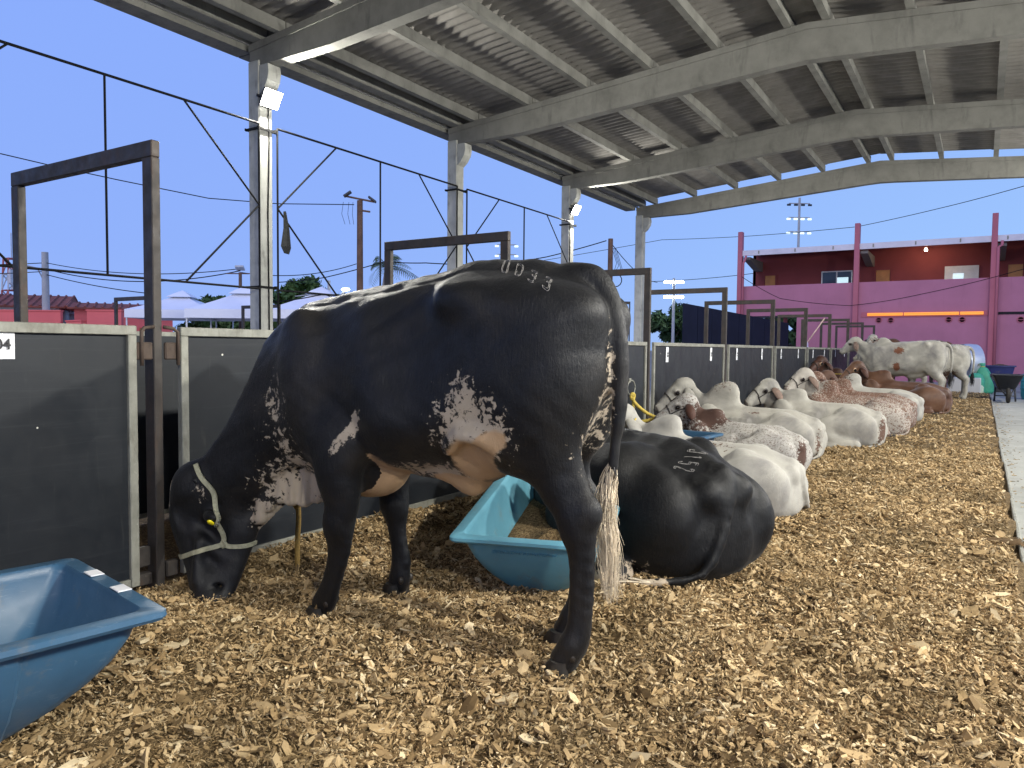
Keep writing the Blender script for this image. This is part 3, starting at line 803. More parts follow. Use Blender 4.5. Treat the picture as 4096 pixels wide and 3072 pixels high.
# ------------------------------------------------------------------ poles, masts, wires
M_WOOD = plain('pole_wood', (.13, .075, .05), .85, var=.35, scale=4)
M_PCONC = plain('pole_concrete', (.42, .42, .42), .85, var=.15, scale=3)
M_LAMPOFF = plain('unlit_lamp_glass', (.45, .47, .5), .25, bump=0)
M_ARENA = emis('lit_mast_lamp', (.78, 1, .92), 1.1)
M_STAD = emis('bright_stadium_lamp', (.88, 1, .93), 45)
M_STREET = emis('lit_street_lamp', (.93, 1, .85), 25)
def pole(name, label, x, y, h, r, mat, cat='utility pole', arms=None, bottom=-.1):
    t = thing(name, label, cat, (x, y, 0)); m = MB(); m.tube([(0, 0, bottom), (0, 0, h)], [r * 1.1, r * .85], 10); m.build('pole_shaft', mat, t, smooth=True, auto=50)
    return t
t = pole('floodlight_pole', 'brown wooden pole carrying two unlit floodlights above the cow', -15.65, 16.35, 5.5, .10, M_WOOD, 'light pole')
ax = Vector((.80, .60, 0))
m = MB(); m.tube([tuple(-ax * .42 + Vector((0, 0, 5.62))), tuple(ax * .42 + Vector((0, 0, 5.47)))], .03, 6); m.tube([tuple(-ax * .02 + Vector((0, 0, 5.22))), tuple(ax * .3 + Vector((0, 0, 5.18)))], .03, 6); m.build('crossarm', M_WOOD, t)
for s_, z_ in ((-1, 5.68), (1, 5.54)):
    m = MB(); m.box(ax * .36 * s_ + Vector((0, 0, z_)), (.26, .20, .06), rot=Matrix.Rotation(R_(37), 3, 'Z') @ Matrix.Rotation(R_(35 * s_), 3, 'Y'), bev=.01); m.build('floodlight', M_FIXT, t)
for s_ in (-.6, -.4, -.25):
    m = MB(); p = ax * s_ * .8; m.tube([tuple(p + Vector((0, 0, 5.45))), tuple(p * 1.1 + Vector((0, 0, 5.1))), tuple(p * .9 + Vector((0, 0, 4.8)))], .008, 4); m.build('loose_wire', M_ROD, t)
t = pole('lamp_pole', 'thin brown pole with a small unlit floodlight in front of the tents', -25.4, 19.7, 4.15, .075, M_WOOD, 'light pole')
m = MB(); m.tube([(-.5, -.3, 4.1), (.3, .2, 4.1)], .025, 6); m.build('crossarm', M_WOOD, t)
m = MB(); m.box((.05, -.05, 4.32), (.34, .30, .08), rot=Matrix.Rotation(R_(38), 3, 'Z') @ Matrix.Rotation(R_(-25), 3, 'X'), bev=.01); m.build('floodlight', M_LAMPOFF, t)
t = pole('concrete_pole', 'pale concrete utility pole rising from the red wall at the left', -37.4, 18.1, 5.5, .17, M_PCONC)
m = MB(); m.tube([(-.9, -.5, 4.9), (-.3, -.2, 4.75), (0, 0, 4.0)], .03, 5); m.build('lamp_arm', M_PCONC, t)
t = pole('wooden_pole', 'dark wooden utility pole with cables beyond the second gate frame', -11.1, 24.0, 5.05, .10, M_WOOD)
m = MB()
for q in range(4): m.tube([(.05 + .05 * q, .03, 4.7), (.22 + .08 * q, .05, 4.2 - .1 * q), (.08, .03, 3.75)], .009, 4)
m.build('hanging_cables', M_ROD, t)
m = MB(); m.tube([(.1 + .22 * math.cos(a) + .1, .06, 3.6 + .22 * math.sin(a)) for a in np.linspace(2.2, -2.2, 10)], .018, 5); m.build('cable_loop', M_ROD, t)
t = pole('street_lamp', 'lit street lamp on a slanted arm above the cow\'s neck', -26.1, 25.2, 4.3, .08, M_PCONC, 'street lamp')
m = MB(); m.tube([(.05, .05, 3.05), (.68, .36, 3.83)], .045, 6); m.build('lamp_arm', M_PCONC, t)
m = MB(); m.box((.72, .36, 3.88), (.34, .24, .10), bev=.03); m.build('lamp_head', M_STREET, t)
m = MB(); m.tube([(0, 0, 3.75), (-1.4, -.8, 3.55)], .025, 5); m.tube([(0, 0, 3.75), (1.2, .7, 3.1)], .025, 5); m.build('stay', M_PCONC, t)
def mast(label, x, y, h, arms, lit, w, lamp, n=3, rz=35):
    t = pole('floodlight_mast', label, x, y, h, .14, M_PCONC, 'floodlight mast')
    a = R_(rz); ax = Vector((math.cos(a), math.sin(a), 0))
    for z_, on in zip(arms, lit):
        m = MB(); m.tube([tuple(-ax * w + Vector((0, 0, z_))), tuple(ax * w + Vector((0, 0, z_)))], .06, 6); m.build('crossarm', M_PCONC, t)
        for i in range(n):
            u = -w + 2 * w * i / (n - 1)
            m = MB(); m.box(ax * u + Vector((0, 0, z_ - .16)), (.42, .14, .20), rot=Matrix.Rotation(a, 3, 'Z'), bev=.03); m.build('lamp', lamp if on else M_FIXT, t)
    return t
mast('tall mast with three lamp rows above the purple building', -17.1, 84.7, 17.6, (17.0, 15.5, 14.0), (0, 1, 1), 1.15, M_ARENA, 4)
mast('stadium mast with two glaring lamp rows beyond the barn end', -24.7, 67.6, 7.9, (7.7, 6.3), (1, 1), .72, M_STAD, 4)
mast('faint far mast with two lamp rows seen through the second gate frame', -43.6, 67.9, 12.6, (12.3, 11.25), (1, 1), 1.05, M_ARENA, 3)
tw = thing('telecom_tower', 'red and white lattice telecom tower at the far left edge', 'tower', (-99.4, 44.3, 0))
M_TR, M_TW = plain('tower_red', (.45, .12, .10), .6, bump=0), plain('tower_white', (.6, .6, .62), .6, bump=0)
for i in range(6):
    m = MB(); z0, z1 = 1.9 * i, 1.9 * (i + 1); w0, w1 = 1.1 - .08 * i, 1.1 - .08 * (i + 1)
    c0 = [(-w0, -w0), (w0, -w0), (w0, w0), (-w0, w0)]; c1 = [(-w1, -w1), (w1, -w1), (w1, w1), (-w1, w1)]
    for q in range(4):
        m.tube([(*c0[q], z0), (*c1[q], z1)], .11, 4); m.tube([(*c0[q], z0), (*c1[(q + 1) % 4], z1)], .07, 4); m.tube([(*c1[q], z1), (*c1[(q + 1) % 4], z1)], .07, 4)
    m.build('lattice_section', M_TR if i % 2 else M_TW, tw)
m = MB(); m.tube([(0, 0, 11.4), (0, 0, 14.5)], .06, 5); m.build('antenna_rod', M_TW, tw)
for q, z_ in ((-1, 9.8), (1, 9.2), (-1, 8.6)):
    m = MB(); m.box((q * 1.1, q * -.6, z_), (.5, .3, 1.6)); m.build('antenna_panel', M_TW, tw)

def wire(label, pts, r, sag=0., n=24):
    P = []
    for a, b in zip(pts[:-1], pts[1:]):
        a, b = Vector(a), Vector(b)
        for i in range(n): u = i / n; P.append(a.lerp(b, u) + Vector((0, 0, -sag * 4 * u * (1 - u))))
    P.append(Vector(pts[-1])); m = MB(); m.tube(P, r, 5, caps=False); o = m.build('overhead_wire', M_ROD, smooth=True); recenter(o, P[0]); return tag(o, label, 'wire', 'overhead wires')
for lb, pts, r, sg in (
    ('sagging cable crossing from the left edge to the brown floodlight pole', [(-20.23, 8.82, 5.78), (-20.35, 9.93, 5.77), (-19.72, 11.49, 5.6), (-18.59, 13.37, 5.34), (-17.34, 14.75, 5.3), (-15.83, 16.3, 5.39)], .014, 0),
    ('long cable climbing to the right above the purple building', [(-21.63, 33.95, 5.6), (-14.74, 38.38, 7.09), (-10.21, 38.86, 7.03), (-5.04, 37.37, 6.88), (-1.63, 34.79, 6.99), (1.04, 31.75, 7.02), (4, 28, 7.3)], .014, 0.02),
    ('twisted cable passing behind the palm to the dark wooden pole', [(-22.48, 19.11, 3.59), (-20.26, 19.33, 3.69), (-17.07, 18.99, 4.06), (-15.89, 19.73, 4.03), (-14.61, 21.73, 4.1), (-12.98, 22.77, 4.39), (-11.22, 23.91, 4.98)], .018, 0.02),
    ('lower cable from the concrete pole to the thin brown lamp pole', [(-37.3, 18.1, 4.7), (-25.38, 19.68, 4.21)], .022, .5),
    ('upper cable from the concrete pole to the thin brown lamp pole', [(-37.3, 18.1, 5.0), (-25.4, 19.7, 4.3)], .018, .35),
    ('cable falling from the concrete pole towards the right', [(-37.3, 18.1, 4.45), (-29.27, 18.36, 3.32)], .020, .1),
    ('cable from the left edge to the concrete pole', [(-46, 10.5, 5.2), (-37.3, 18.1, 5.0)], .020, .3),
    ('second cable from the left edge to the concrete pole', [(-46, 10.5, 4.7), (-37.3, 18.1, 4.6)], .020, .3),
    ('cable from the thin brown lamp pole behind the nearest column', [(-25.4, 19.7, 4.15), (-24.29, 25.15, 4.98)], .018, .3),
    ('ragged line of rope strung low in front of the bushy trees', [(-20.99, 17.63, 2.72), (-19.49, 18.59, 3.03), (-19.6, 19.7, 2.86)], .02, .03),
    ('cable hanging in a long curve in front of the purple wall', [(-8.98, 33.0, 4.41), (-7.61, 34.2, 3.5), (-4.92, 35.2, 3.18), (-2.25, 35.4, 3.6), (1.45, 35.0, 4.5)], .014, .05),
    ('cable from the dark wooden pole dipping behind the end column', [(-11.08, 24.0, 4.9), (-14.87, 38.16, 4.8)], .015, .3),
    ('upper straight cable beyond the barn end', [(-20, 50, 6.0), (-4, 48, 7.2)], .02, .4)):
    wire(lb, pts, r, sg, 10 if len(pts) > 3 else 24)
# ------------------------------------------------------------------ sculpting field (animals grow out of one continuous surface)
class Field:
    def __init__(s, lo, hi, res):
        s.lo = np.array(lo, np.float32); s.res = res
        s.n = np.ceil((np.array(hi) - s.lo) / res).astype(int) + 1
        s.F = np.full(s.n, .5, np.float32)
        s.ax = [s.lo[i] + res * np.arange(s.n[i], dtype=np.float32) for i in range(3)]
    def _sl(s, lo, hi):
        a = np.clip(np.floor((np.array(lo) - s.lo) / s.res).astype(int), 0, s.n)
        b = np.clip(np.ceil((np.array(hi) - s.lo) / s.res).astype(int) + 1, 0, s.n)
        sl = tuple(slice(int(p), int(q)) for p, q in zip(a, b))
        X = s.ax[0][sl[0]][:, None, None]; Y = s.ax[1][sl[1]][None, :, None]; Z = s.ax[2][sl[2]][None, None, :]
        return sl, X, Y, Z
    def _put(s, sl, d, k):
        a = s.F[sl]
        if k > 0:
            h = np.maximum(k - np.abs(a - d), 0) / k
            s.F[sl] = np.minimum(a, d) - h * h * k * .25
        else: s.F[sl] = np.minimum(a, d)
    def _cut(s, sl, d, k):
        a = s.F[sl]; d = -d
        h = np.maximum(k - np.abs(a - d), 0) / k
        s.F[sl] = np.maximum(a, d) + h * h * k * .25
    def cone(s, a, b, ra, rb, k=.05, flat=None, cut=False):
        """tapered capsule; flat = (unit axis, factor) squeezes it sideways"""
        a = np.array(a, np.float32); b = np.array(b, np.float32); R = max(ra, rb) + k + 2 * s.res
        sl, X, Y, Z = s._sl(np.minimum(a, b) - R, np.maximum(a, b) + R)
        px, py, pz = X - a[0], Y - a[1], Z - a[2]
        ab = b - a
        if flat is not None:
            n, f = np.array(flat[0], np.float32), flat[1]
            n = n / np.linalg.norm(n)
            abn = float(ab @ n); L2 = max(float(ab @ ab), 1e-9)
            # measure sideways distance from the capsule's own axis
            t0 = np.clip((px * ab[0] + py * ab[1] + pz * ab[2]) / L2, 0, 1)
            off = (px * n[0] + py * n[1] + pz * n[2]) - t0 * abn
            g = (1 / f - 1) * off
            qx, qy, qz = px - t0 * ab[0] + g * n[0], py - t0 * ab[1] + g * n[1], pz - t0 * ab[2] + g * n[2]
            d = (np.sqrt(qx * qx + qy * qy + qz * qz) - (ra + (rb - ra) * t0)) * (.5 + .5 * f)
        else:
            L2 = max(float(ab @ ab), 1e-9)
            t = np.clip((px * ab[0] + py * ab[1] + pz * ab[2]) / L2, 0, 1)
            qx, qy, qz = px - t * ab[0], py - t * ab[1], pz - t * ab[2]
            d = np.sqrt(qx * qx + qy * qy + qz * qz) - (ra + (rb - ra) * t)
        (s._cut if cut else s._put)(sl, d, k)
    def chain(s, pts, rad, k=.05, flat=None, n=3):
        P = [np.array(p, float) for p in pts]; m = len(P); Q, R = [], []
        for i in range(m - 1):
            p0, p1, p2, p3 = P[max(i - 1, 0)], P[i], P[i + 1], P[min(i + 2, m - 1)]
            r0, r1, r2, r3 = rad[max(i - 1, 0)], rad[i], rad[i + 1], rad[min(i + 2, m - 1)]
            for j in range(n):
                u = j / n
                c = lambda a, b, c_, d: .5 * (2 * b + (c_ - a) * u + (2 * a - 5 * b + 4 * c_ - d) * u * u + (3 * b - a - 3 * c_ + d) * u ** 3)
                Q.append(c(p0, p1, p2, p3)); R.append(c(r0, r1, r2, r3))
        Q.append(P[-1]); R.append(rad[-1])
        # one piece with the field, its own links joined without swelling
        g = Field.__new__(Field); g.__dict__.update(s.__dict__)
        lo = np.min(Q, 0) - max(R) - k - 2 * s.res; hi = np.max(Q, 0) + max(R) + k + 2 * s.res
        sl = s._sl(lo, hi)[0]
        g.F = np.full(s.F.shape, .5, np.float32)
        for i in range(len(Q) - 1): g.cone(Q[i], Q[i + 1], R[i], R[i + 1], .012, flat)
        s._put(sl, g.F[sl], k)
    def ell(s, c, r, k=.05, rot=None, cut=False):
        c = np.array(c, np.float32); r = np.array(r, np.float32); R = float(r.max()) + k + 2 * s.res
        sl, X, Y, Z = s._sl(c - R, c + R)
        px, py, pz = X - c[0], Y - c[1], Z - c[2]
        if rot is not None:
            M = np.array(Euler([R_(q) for q in rot]).to_matrix().transposed(), np.float32)
            px, py, pz = (M[0, 0] * px + M[0, 1] * py + M[0, 2] * pz, M[1, 0] * px + M[1, 1] * py + M[1, 2] * pz, M[2, 0] * px + M[2, 1] * py + M[2, 2] * pz)
        a = np.sqrt((px / r[0]) ** 2 + (py / r[1]) ** 2 + (pz / r[2]) ** 2)
        b = np.sqrt((px / r[0] ** 2) ** 2 + (py / r[1] ** 2) ** 2 + (pz / r[2] ** 2) ** 2) + 1e-6
        d = a * (a - 1) / b
        (s._cut if cut else s._put)(sl, d, k)
    def torso(s, st, k=.05, p=2.3, pear=.16):
        """st rows: x, top, bottom, half width, y centre"""
        st = np.array(sorted(st), np.float32)
        xs = st[:, 0]
        sl, X, Y, Z = s._sl((xs[0] - .15, (st[:, 4] - st[:, 3]).min() - .15, st[:, 2].min() - .15), (xs[-1] + .15, (st[:, 4] + st[:, 3]).max() + .15, st[:, 1].max() + .15))
        xx = X[:, 0, 0]
        # smooth the station curves
        fine = np.linspace(xs[0], xs[-1], 160)
        def cur(col):
            y = np.interp(fine, xs, st[:, col])
            ker = np.hanning(15); ker /= ker.sum()
            y2 = np.convolve(np.pad(y, 7, mode='reflect', reflect_type='odd'), ker, 'valid')
            return np.interp(xx, fine, y2).astype(np.float32)[:, None, None]
        top, bot, w, yc = cur(1), cur(2), cur(3), cur(4)
        zc = (top + bot) / 2; hh = (top - bot) / 2
        zn = np.clip((Z - zc) / hh, -1.2, 1.2)
        we = w * (1 - pear * zn)
        rho = (np.abs((Y - yc) / we) ** p + np.abs((Z - zc) / hh) ** p) ** (1 / p)
        d = (rho - 1) * np.minimum(w, hh) * .9
        dx = np.maximum(np.maximum(xs[0] - X, X - xs[-1]), 0)
        d = np.where(dx > 0, np.sqrt(np.maximum(d, 0) ** 2 + dx ** 2) + 0 * d, d)
        s._put(sl, d.astype(np.float32), k)
    def mesh(s, smooth=2):
        F = s.F; n = F.shape
        ins = F < 0
        c = np.zeros((n[0] - 1, n[1] - 1, n[2] - 1), np.int8)
        for i in (0, 1):
            for j in (0, 1):
                for k in (0, 1):
                    c += ins[i:n[0] - 1 + i, j:n[1] - 1 + j, k:n[2] - 1 + k]
        act = (c > 0) & (c < 8)
        I = np.argwhere(act)
        idx = np.full(c.shape, -1, np.int64); idx[act] = np.arange(len(I))
        acc = np.zeros((len(I), 3)); cnt = np.zeros(len(I))
        cor = [(i, j, k) for i in (0, 1) for j in (0, 1) for k in (0, 1)]
        val = {q: F[I[:, 0] + q[0], I[:, 1] + q[1], I[:, 2] + q[2]] for q in cor}
        for q in cor:
            for ax in range(3):
                if q[ax] == 0:
                    r = list(q); r[ax] = 1; r = tuple(r)
                    a, b = val[q], val[r]
                    m = (a < 0) != (b < 0)
                    t = np.where(m, a / np.where(m, a - b, 1), 0)
                    for d_ in range(3):
                        acc[:, d_] += np.where(m, q[d_] + (t if d_ == ax else 0), 0)
                    cnt += m
        V = (I + acc / cnt[:, None]) * s.res + s.lo
        Q = []
        for ax in range(3):
            u, v = [(1, 2), (2, 0), (0, 1)][ax]
            a = [slice(0, n[i]) for i in range(3)]; a[ax] = slice(0, n[ax] - 1)
            b = [slice(0, n[i]) for i in range(3)]; b[ax] = slice(1, n[ax])
            A, B = ins[tuple(a)], ins[tuple(b)]
            ch = np.argwhere(A != B)
            ok = (ch[:, u] > 0) & (ch[:, v] > 0) & (ch[:, u] < n[u] - 1) & (ch[:, v] < n[v] - 1)
            ch = ch[ok]
            fl = A[tuple(ch.T)]
            def at(du, dv):
                p = ch.copy(); p[:, u] -= du; p[:, v] -= dv
                return idx[tuple(p.T)]
            q = np.stack([at(1, 1), at(0, 1), at(0, 0), at(1, 0)], 1)
            q[~fl] = q[~fl][:, ::-1]
            Q.append(q)
        Q = np.concatenate(Q)
        E = np.concatenate([Q[:, [0, 1]], Q[:, [1, 2]], Q[:, [2, 3]], Q[:, [3, 0]]])
        for it in range(smooth):
            sm = np.zeros_like(V); ct = np.zeros(len(V))
            for d_ in range(3):
                sm[:, d_] = np.bincount(E[:, 0], V[E[:, 1], d_], len(V)) + np.bincount(E[:, 1], V[E[:, 0], d_], len(V))
            ct = np.bincount(E[:, 0], minlength=len(V)) + np.bincount(E[:, 1], minlength=len(V))
            L = sm / np.maximum(ct, 1)[:, None] - V
            V = V + (.5 if it % 2 == 0 else -.35) * L
        return V, Q

def skin_object(name, V, Q, mat, attrs=None, parent=None):
    me = bpy.data.meshes.new(name)
    me.vertices.add(len(V)); me.vertices.foreach_set('co', np.ascontiguousarray(V, np.float32).ravel())
    me.loops.add(len(Q) * 4); me.loops.foreach_set('vertex_index', Q.astype(np.int32).ravel())
    me.polygons.add(len(Q)); me.polygons.foreach_set('loop_start', np.arange(0, len(Q) * 4, 4, dtype=np.int32))
    me.update(calc_edges=True); me.validate()
    me.polygons.foreach_set('use_smooth', np.ones(len(Q), bool))
    for k, a in (attrs or {}).items():
        at = me.attributes.new(k, 'FLOAT', 'POINT'); at.data.foreach_set('value', np.asarray(a, np.float32))
    me.materials.append(mat)
    o = bpy.data.objects.new(name, me)
    return link(o, parent)

def undulate(V, Q, amp):
    """slight uneven flesh under the hide: moves the surface a few millimetres along its normals"""
    a, b, c, d = (V[Q[:, i]] for i in range(4))
    nf = np.cross(c - a, d - b); N_ = np.zeros_like(V)
    for i in range(4):
        for k in range(3): N_[:, k] += np.bincount(Q[:, i], nf[:, k], len(V))
    N_ /= np.linalg.norm(N_, axis=1)[:, None] + 1e-9
    x, y, z = V.T
    s_ = np.sin(11 * x + 5 * y + 1.5 * np.sin(7 * z)) * np.sin(9 * z - 6 * y + 2 * np.sin(5 * x)) + .6 * np.sin(23 * x - 11 * z + 2 * np.sin(9 * y)) * np.sin(19 * y + 17 * z) + .35 * np.sin(41 * x + 3 * np.sin(13 * z)) * np.sin(37 * z + 29 * y)
    soft = np.clip((z - .45) / .25, .25, 1) if z.max() > 1.3 else 1.0
    return V + N_ * (amp * s_ * soft)[:, None]

def blob(V, c, r, rot=None):
    """soft region: +1 in the centre, 0 on the rim, negative outside"""
    P = V - np.array(c)
    if rot is not None:
        P = P @ np.array(Euler([R_(q) for q in rot]).to_matrix())
    return 1 - np.sqrt(((P / np.array(r)) ** 2).sum(1))

def coat(name, base, patch, skin=(.55, .36, .22), nscale=26, namp=1.0, rough=.55, mott=.25, mscale=5, sheen=.15, spec=.35, speck=None, stain=None, edge=.12):
    """short hair: base colour, patch colour where the 'patch' attribute plus noise rises above 0, bare skin where 'skin' does"""
    N = NT(name); v = N.coord('Object')
    m = N.noise(v, mscale, 5, .6)
    lo = tuple(c * (1 - mott) for c in base); hi = tuple(min(1, c * (1 + mott)) for c in base)
    col = N.ramp(m, [(.3, lo), (.7, hi)])
    if stain:
        col = N.mix(N.maprange(N.noise(v, stain[1], 4, .6, .5), stain[2], stain[3]), col, stain[0])
    if speck:   # (colour, scale, threshold lo, hi)
        col = N.mix(N.maprange(N.noise(v, speck[1], 3, .6, .8), speck[2], speck[3]), col, speck[0])
    nz = N.math('ADD', N.math('MULTIPLY', N.math('SUBTRACT', N.noise(v, nscale, 5, .62, .5), .5), namp * 3.4), N.math('MULTIPLY', N.math('SUBTRACT', N.noise(v, nscale * 3.2, 3, .6), .5), namp * 1.1))
    f = N.maprange(N.math('ADD', N.attr('patch'), nz), -edge, edge)
    pc = N.ramp(N.noise(v, 9, 4), [(.3, tuple(c * .85 for c in patch)), (.7, patch)])
    col = N.mix(f, col, pc)
    nz2 = N.math('MULTIPLY', N.math('SUBTRACT', N.noise(v, 16, 5, .65, .6), .5), .9)
    f2 = N.maprange(N.math('ADD', N.attr('skin'), nz2), -.12, .12)
    sk = N.ramp(N.noise(v, 7, 4), [(.3, tuple(c * .75 for c in skin)), (.7, skin)])
    col = N.mix(f2, col, sk)
    r = N.maprange(N.noise(v, 12, 4), .3, .7, rough - .07, rough + .08)
    N.set(col, r, 0, spec)
    N.b.inputs['Sheen Weight'].default_value = sheen
    N.b.inputs['Sheen Roughness'].default_value = .4
    # fine combed hair and soft skin folds
    hv = N.coord('Object', (60, 60, 11))
    h = N.math('ADD', N.math('MULTIPLY', N.noise(hv, 1.6, 5, .75, .8), .55), N.math('MULTIPLY', N.noise(v, 9, 5, .65), 1.0))
    N.bump(h, .42, .014)
    return N.m
# ------------------------------------------------------------------ wood chip bedding
def bed_h(x, y):
    """gently trodden surface, heaped a little against the fence"""
    h = .012 * np.sin(x * 3.1 + 1.3 * np.sin(y * 1.7)) * np.cos(y * 2.6 + x) + .008 * np.sin(x * 7.3 + y * 5.1) + .006 * np.sin(x * 11.7 - y * 9.3 + 1.)
    h = 1.5 * h + .006 * np.sin(19 * x + 3 * np.sin(5 * y)) * np.sin(17 * y - 2 * np.sin(7 * x)) + .004 * np.sin(31 * x + 11 * y) * np.sin(27 * y - 13 * x)
    h = h + .05 * np.exp(-((x + 3.30) / .22) ** 2) * (.7 + .3 * np.sin(y * 2.3))
    h = h - .010 * np.exp(-((x - .22) / .12) ** 2)
    for cx, cy, r, d in ((-1.30, 2.40, .14, -.012), (-1.44, 2.66, .14, -.012), (-2.44, 2.31, .14, -.01), (-2.38, 2.74, .13, -.01), (-1.9, 1.95, .35, -.02), (-1.35, 1.9, .22, -.022), (-2.9, 2.9, .5, .02), (-2.75, 2.55, .25, .02)):
        h = h + d * np.exp(-(((x - cx) ** 2 + (y - cy) ** 2) / r ** 2))
    return h
def chipcolor(N, rnd, v, dull=0.):
    c = N.ramp(rnd, [(.0, (.085, .053, .024)), (.15, (.22, .143, .066)), (.36, (.38, .258, .125)), (.62, (.50, .356, .186)), (.87, (.61, .455, .255)), (1.0, (.72, .59, .38))])
    return c
N = NT('bedding_fines'); v = N.coord('Object')
n1 = N.noise(v, 55, 6, .75, .6); n2 = N.noise(v, 1.3, 4, .6)
vo = N.n('ShaderNodeTexVoronoi'); vo.inputs['Scale'].default_value = 38; vo.inputs['Randomness'].default_value = 1
wv = N.n('ShaderNodeVectorMath', operation='ADD'); N.l(v, wv.inputs[0]); nn = N.n('ShaderNodeTexNoise'); nn.inputs['Scale'].default_value = 14; N.l(v, nn.inputs['Vector']); N.l(nn.outputs['Color'], wv.inputs[1]); 
N.l(wv.outputs[0], vo.inputs['Vector'])
sepc = N.n('ShaderNodeSeparateColor'); N.l(vo.outputs['Color'], sepc.inputs[0])
cc = N.ramp(sepc.outputs[0], [(.0, (.08, .05, .023)), (.3, (.22, .145, .068)), (.6, (.39, .27, .133)), (1., (.58, .43, .235))])
cc = N.mix(N.maprange(n1, .35, .75), (.055, .034, .016), cc)
cc = N.mix(N.maprange(n2, .45, .75, 0, .45), cc, (.09, .062, .026))
N.set(cc, .9, 0, .2); N.bump(N.math('ADD', sepc.outputs[1], N.math('MULTIPLY', n1, .6)), .9, .012)
M_FINES = N.m
N = NT('wood_chip'); v = N.coord('Object')
rnd = N.n('ShaderNodeObjectInfo').outputs['Random']
cc = chipcolor(N, rnd, v)
gr = N.noise(N.coord('Object', (6, 90, 60)), 6, 3, .6)
cc = N.mix(N.maprange(gr, .4, .75, 0, .5), cc, (.13, .088, .036))
geo = N.n('ShaderNodeNewGeometry').outputs['Position']
cc = N.mix(N.maprange(N.noise(geo, 1.3, 5, .65), .47, .66, 0, .6), cc, (.11, .075, .032))
N.set(cc, .8, 0, .25); M_CHIP = N.m

gx = np.concatenate([np.linspace(-5.0, -3.5, 12)[:-1], np.linspace(-3.5, .24, 95)])
gy = np.concatenate([np.linspace(-2.0, 6.5, 190)[:-1], np.linspace(6.5, 26.0, 170)])
XX, YY = np.meshgrid(gx, gy, indexing='ij'); ZZ = bed_h(XX, YY)
nx_, ny_ = XX.shape
vs = np.stack([XX, YY, ZZ], -1).reshape(-1, 3)
ii = np.arange(nx_ * ny_).reshape(nx_, ny_)
fq = np.stack([ii[:-1, :-1], ii[1:, :-1], ii[1:, 1:], ii[:-1, 1:]], -1).reshape(-1, 4)
bed = skin_object('bedding', vs, fq, M_FINES); tag(bed, kind='structure', label='deep bed of trodden wood chips')
bed.data.update()
rg = np.random.default_rng(21)
def chip_mesh(i):
    r = random.Random(100 + i)
    asp = [.42, .5, .26, .62, .15, .42, .3, .55, .10, .7, .2, .36][i]
    n = r.choice((5, 6, 7)); th = [.10, .14, .08, .16, .09, .12, .2, .1, .08, .14, .12, .1][i]
    ang = sorted(2 * math.pi * (k + r.uniform(-.32, .32)) / n for k in range(n))
    pts = [(.5 * math.cos(a) * r.uniform(.8, 1.1), .5 * asp * math.sin(a) * r.uniform(.75, 1.15)) for a in ang]
    bend = r.uniform(-.25, .3); tw = r.uniform(-.5, .5)
    top = [(x, y, th * .5 * r.uniform(.5, 1.2) + bend * x * x + tw * x * y) for x, y in pts]
    bot = [(x * .9 + r.uniform(-.03, .03), y * .9, -th * .5 + bend * x * x + tw * x * y) for x, y in pts]
    m = MB(); c0 = (0, 0, th * .6 * r.uniform(.6, 1.2)); c1 = (0, 0, -th * .5)
    m.add(top + bot + [c0, c1], [(k, (k + 1) % n, 2 * n) for k in range(n)] + [(n + (k + 1) % n, n + k, 2 * n + 1) for k in range(n)] + [(k, n + k, n + (k + 1) % n, (k + 1) % n) for k in range(n)])
    return m
protos = [chip_mesh(i).build('wood_chip', M_CHIP, bed) for i in range(12)]
def inview(x, y):
    b = np.degrees(np.arctan2(x, y)); return (b > -69.5) & (b < 4.5)
# large chips lying on top close to the camera: each an object
k = 0; placed = []
while k < 300:
    y = rg.uniform(.75, 4.3); x = rg.uniform(-3.2, .15); d = math.hypot(x, y)
    if not inview(x, y) or d < 2.0 or d > 4.6 or rg.uniform() > (2.6 / d) ** 2: continue
    o = protos[k] if k < 12 else protos[k % 12].copy()
    if k >= 12: COL.objects.link(o); o.parent = bed
    s_ = rg.uniform(.045, .085) if rg.uniform() < .75 else rg.uniform(.085, .12)
    o.scale = (s_, s_ * rg.uniform(.7, 1.1), s_ * rg.uniform(.6, 1.))
    o.location = (x, y, float(bed_h(x, y)) + .016)
    o.rotation_euler = (rg.normal(0, .28), rg.normal(0, .28), rg.uniform(0, 6.28)); k += 1
# the countless rest
P, Rr, Sc, Ix = [], [], [], []
def scatter(n, d0, d1, s0, s1, lift, tilt=.42, pw=1.0):
    a = np.radians(rg.uniform(-69.5, 4.5, n * 3)); r = np.sqrt(rg.uniform(d0 ** 2, d1 ** 2, n * 3)) if pw == 1 else d0 * (d1 / d0) ** rg.uniform(0, 1, n * 3)
    x, y = r * np.sin(a), r * np.cos(a)
    ok = (x > -3.42) & (x < .20) & (y < 25.9) & (y > -.5)
    x, y = x[ok][:n], y[ok][:n]; m_ = len(x)
    s_ = np.exp(rg.normal(math.log(s0), s1, m_)); s_ = np.clip(s_, .006, .11)
    P.append(np.stack([x, y, bed_h(x, y) + rg.uniform(0, 1, m_) * lift], 1))
    Rr.append(np.stack([rg.normal(0, tilt, m_), rg.normal(0, tilt, m_), rg.uniform(0, 6.28, m_)], 1))
    Sc.append(np.stack([s_, s_ * rg.uniform(.6, 1.15, m_), s_ * rg.uniform(.6, 1.2, m_)], 1)); Ix.append(rg.integers(0, 12, m_))
scatter(46000, 1.75, 4.8, .024, .48, .024, .5)
scatter(70000, 1.75, 4.8, .0115, .38, .030, .7)
scatter(70000, 4.6, 10.5, .026, .45, .026, .5)
scatter(60000, 10, 27, .038, .38, .026, .5)
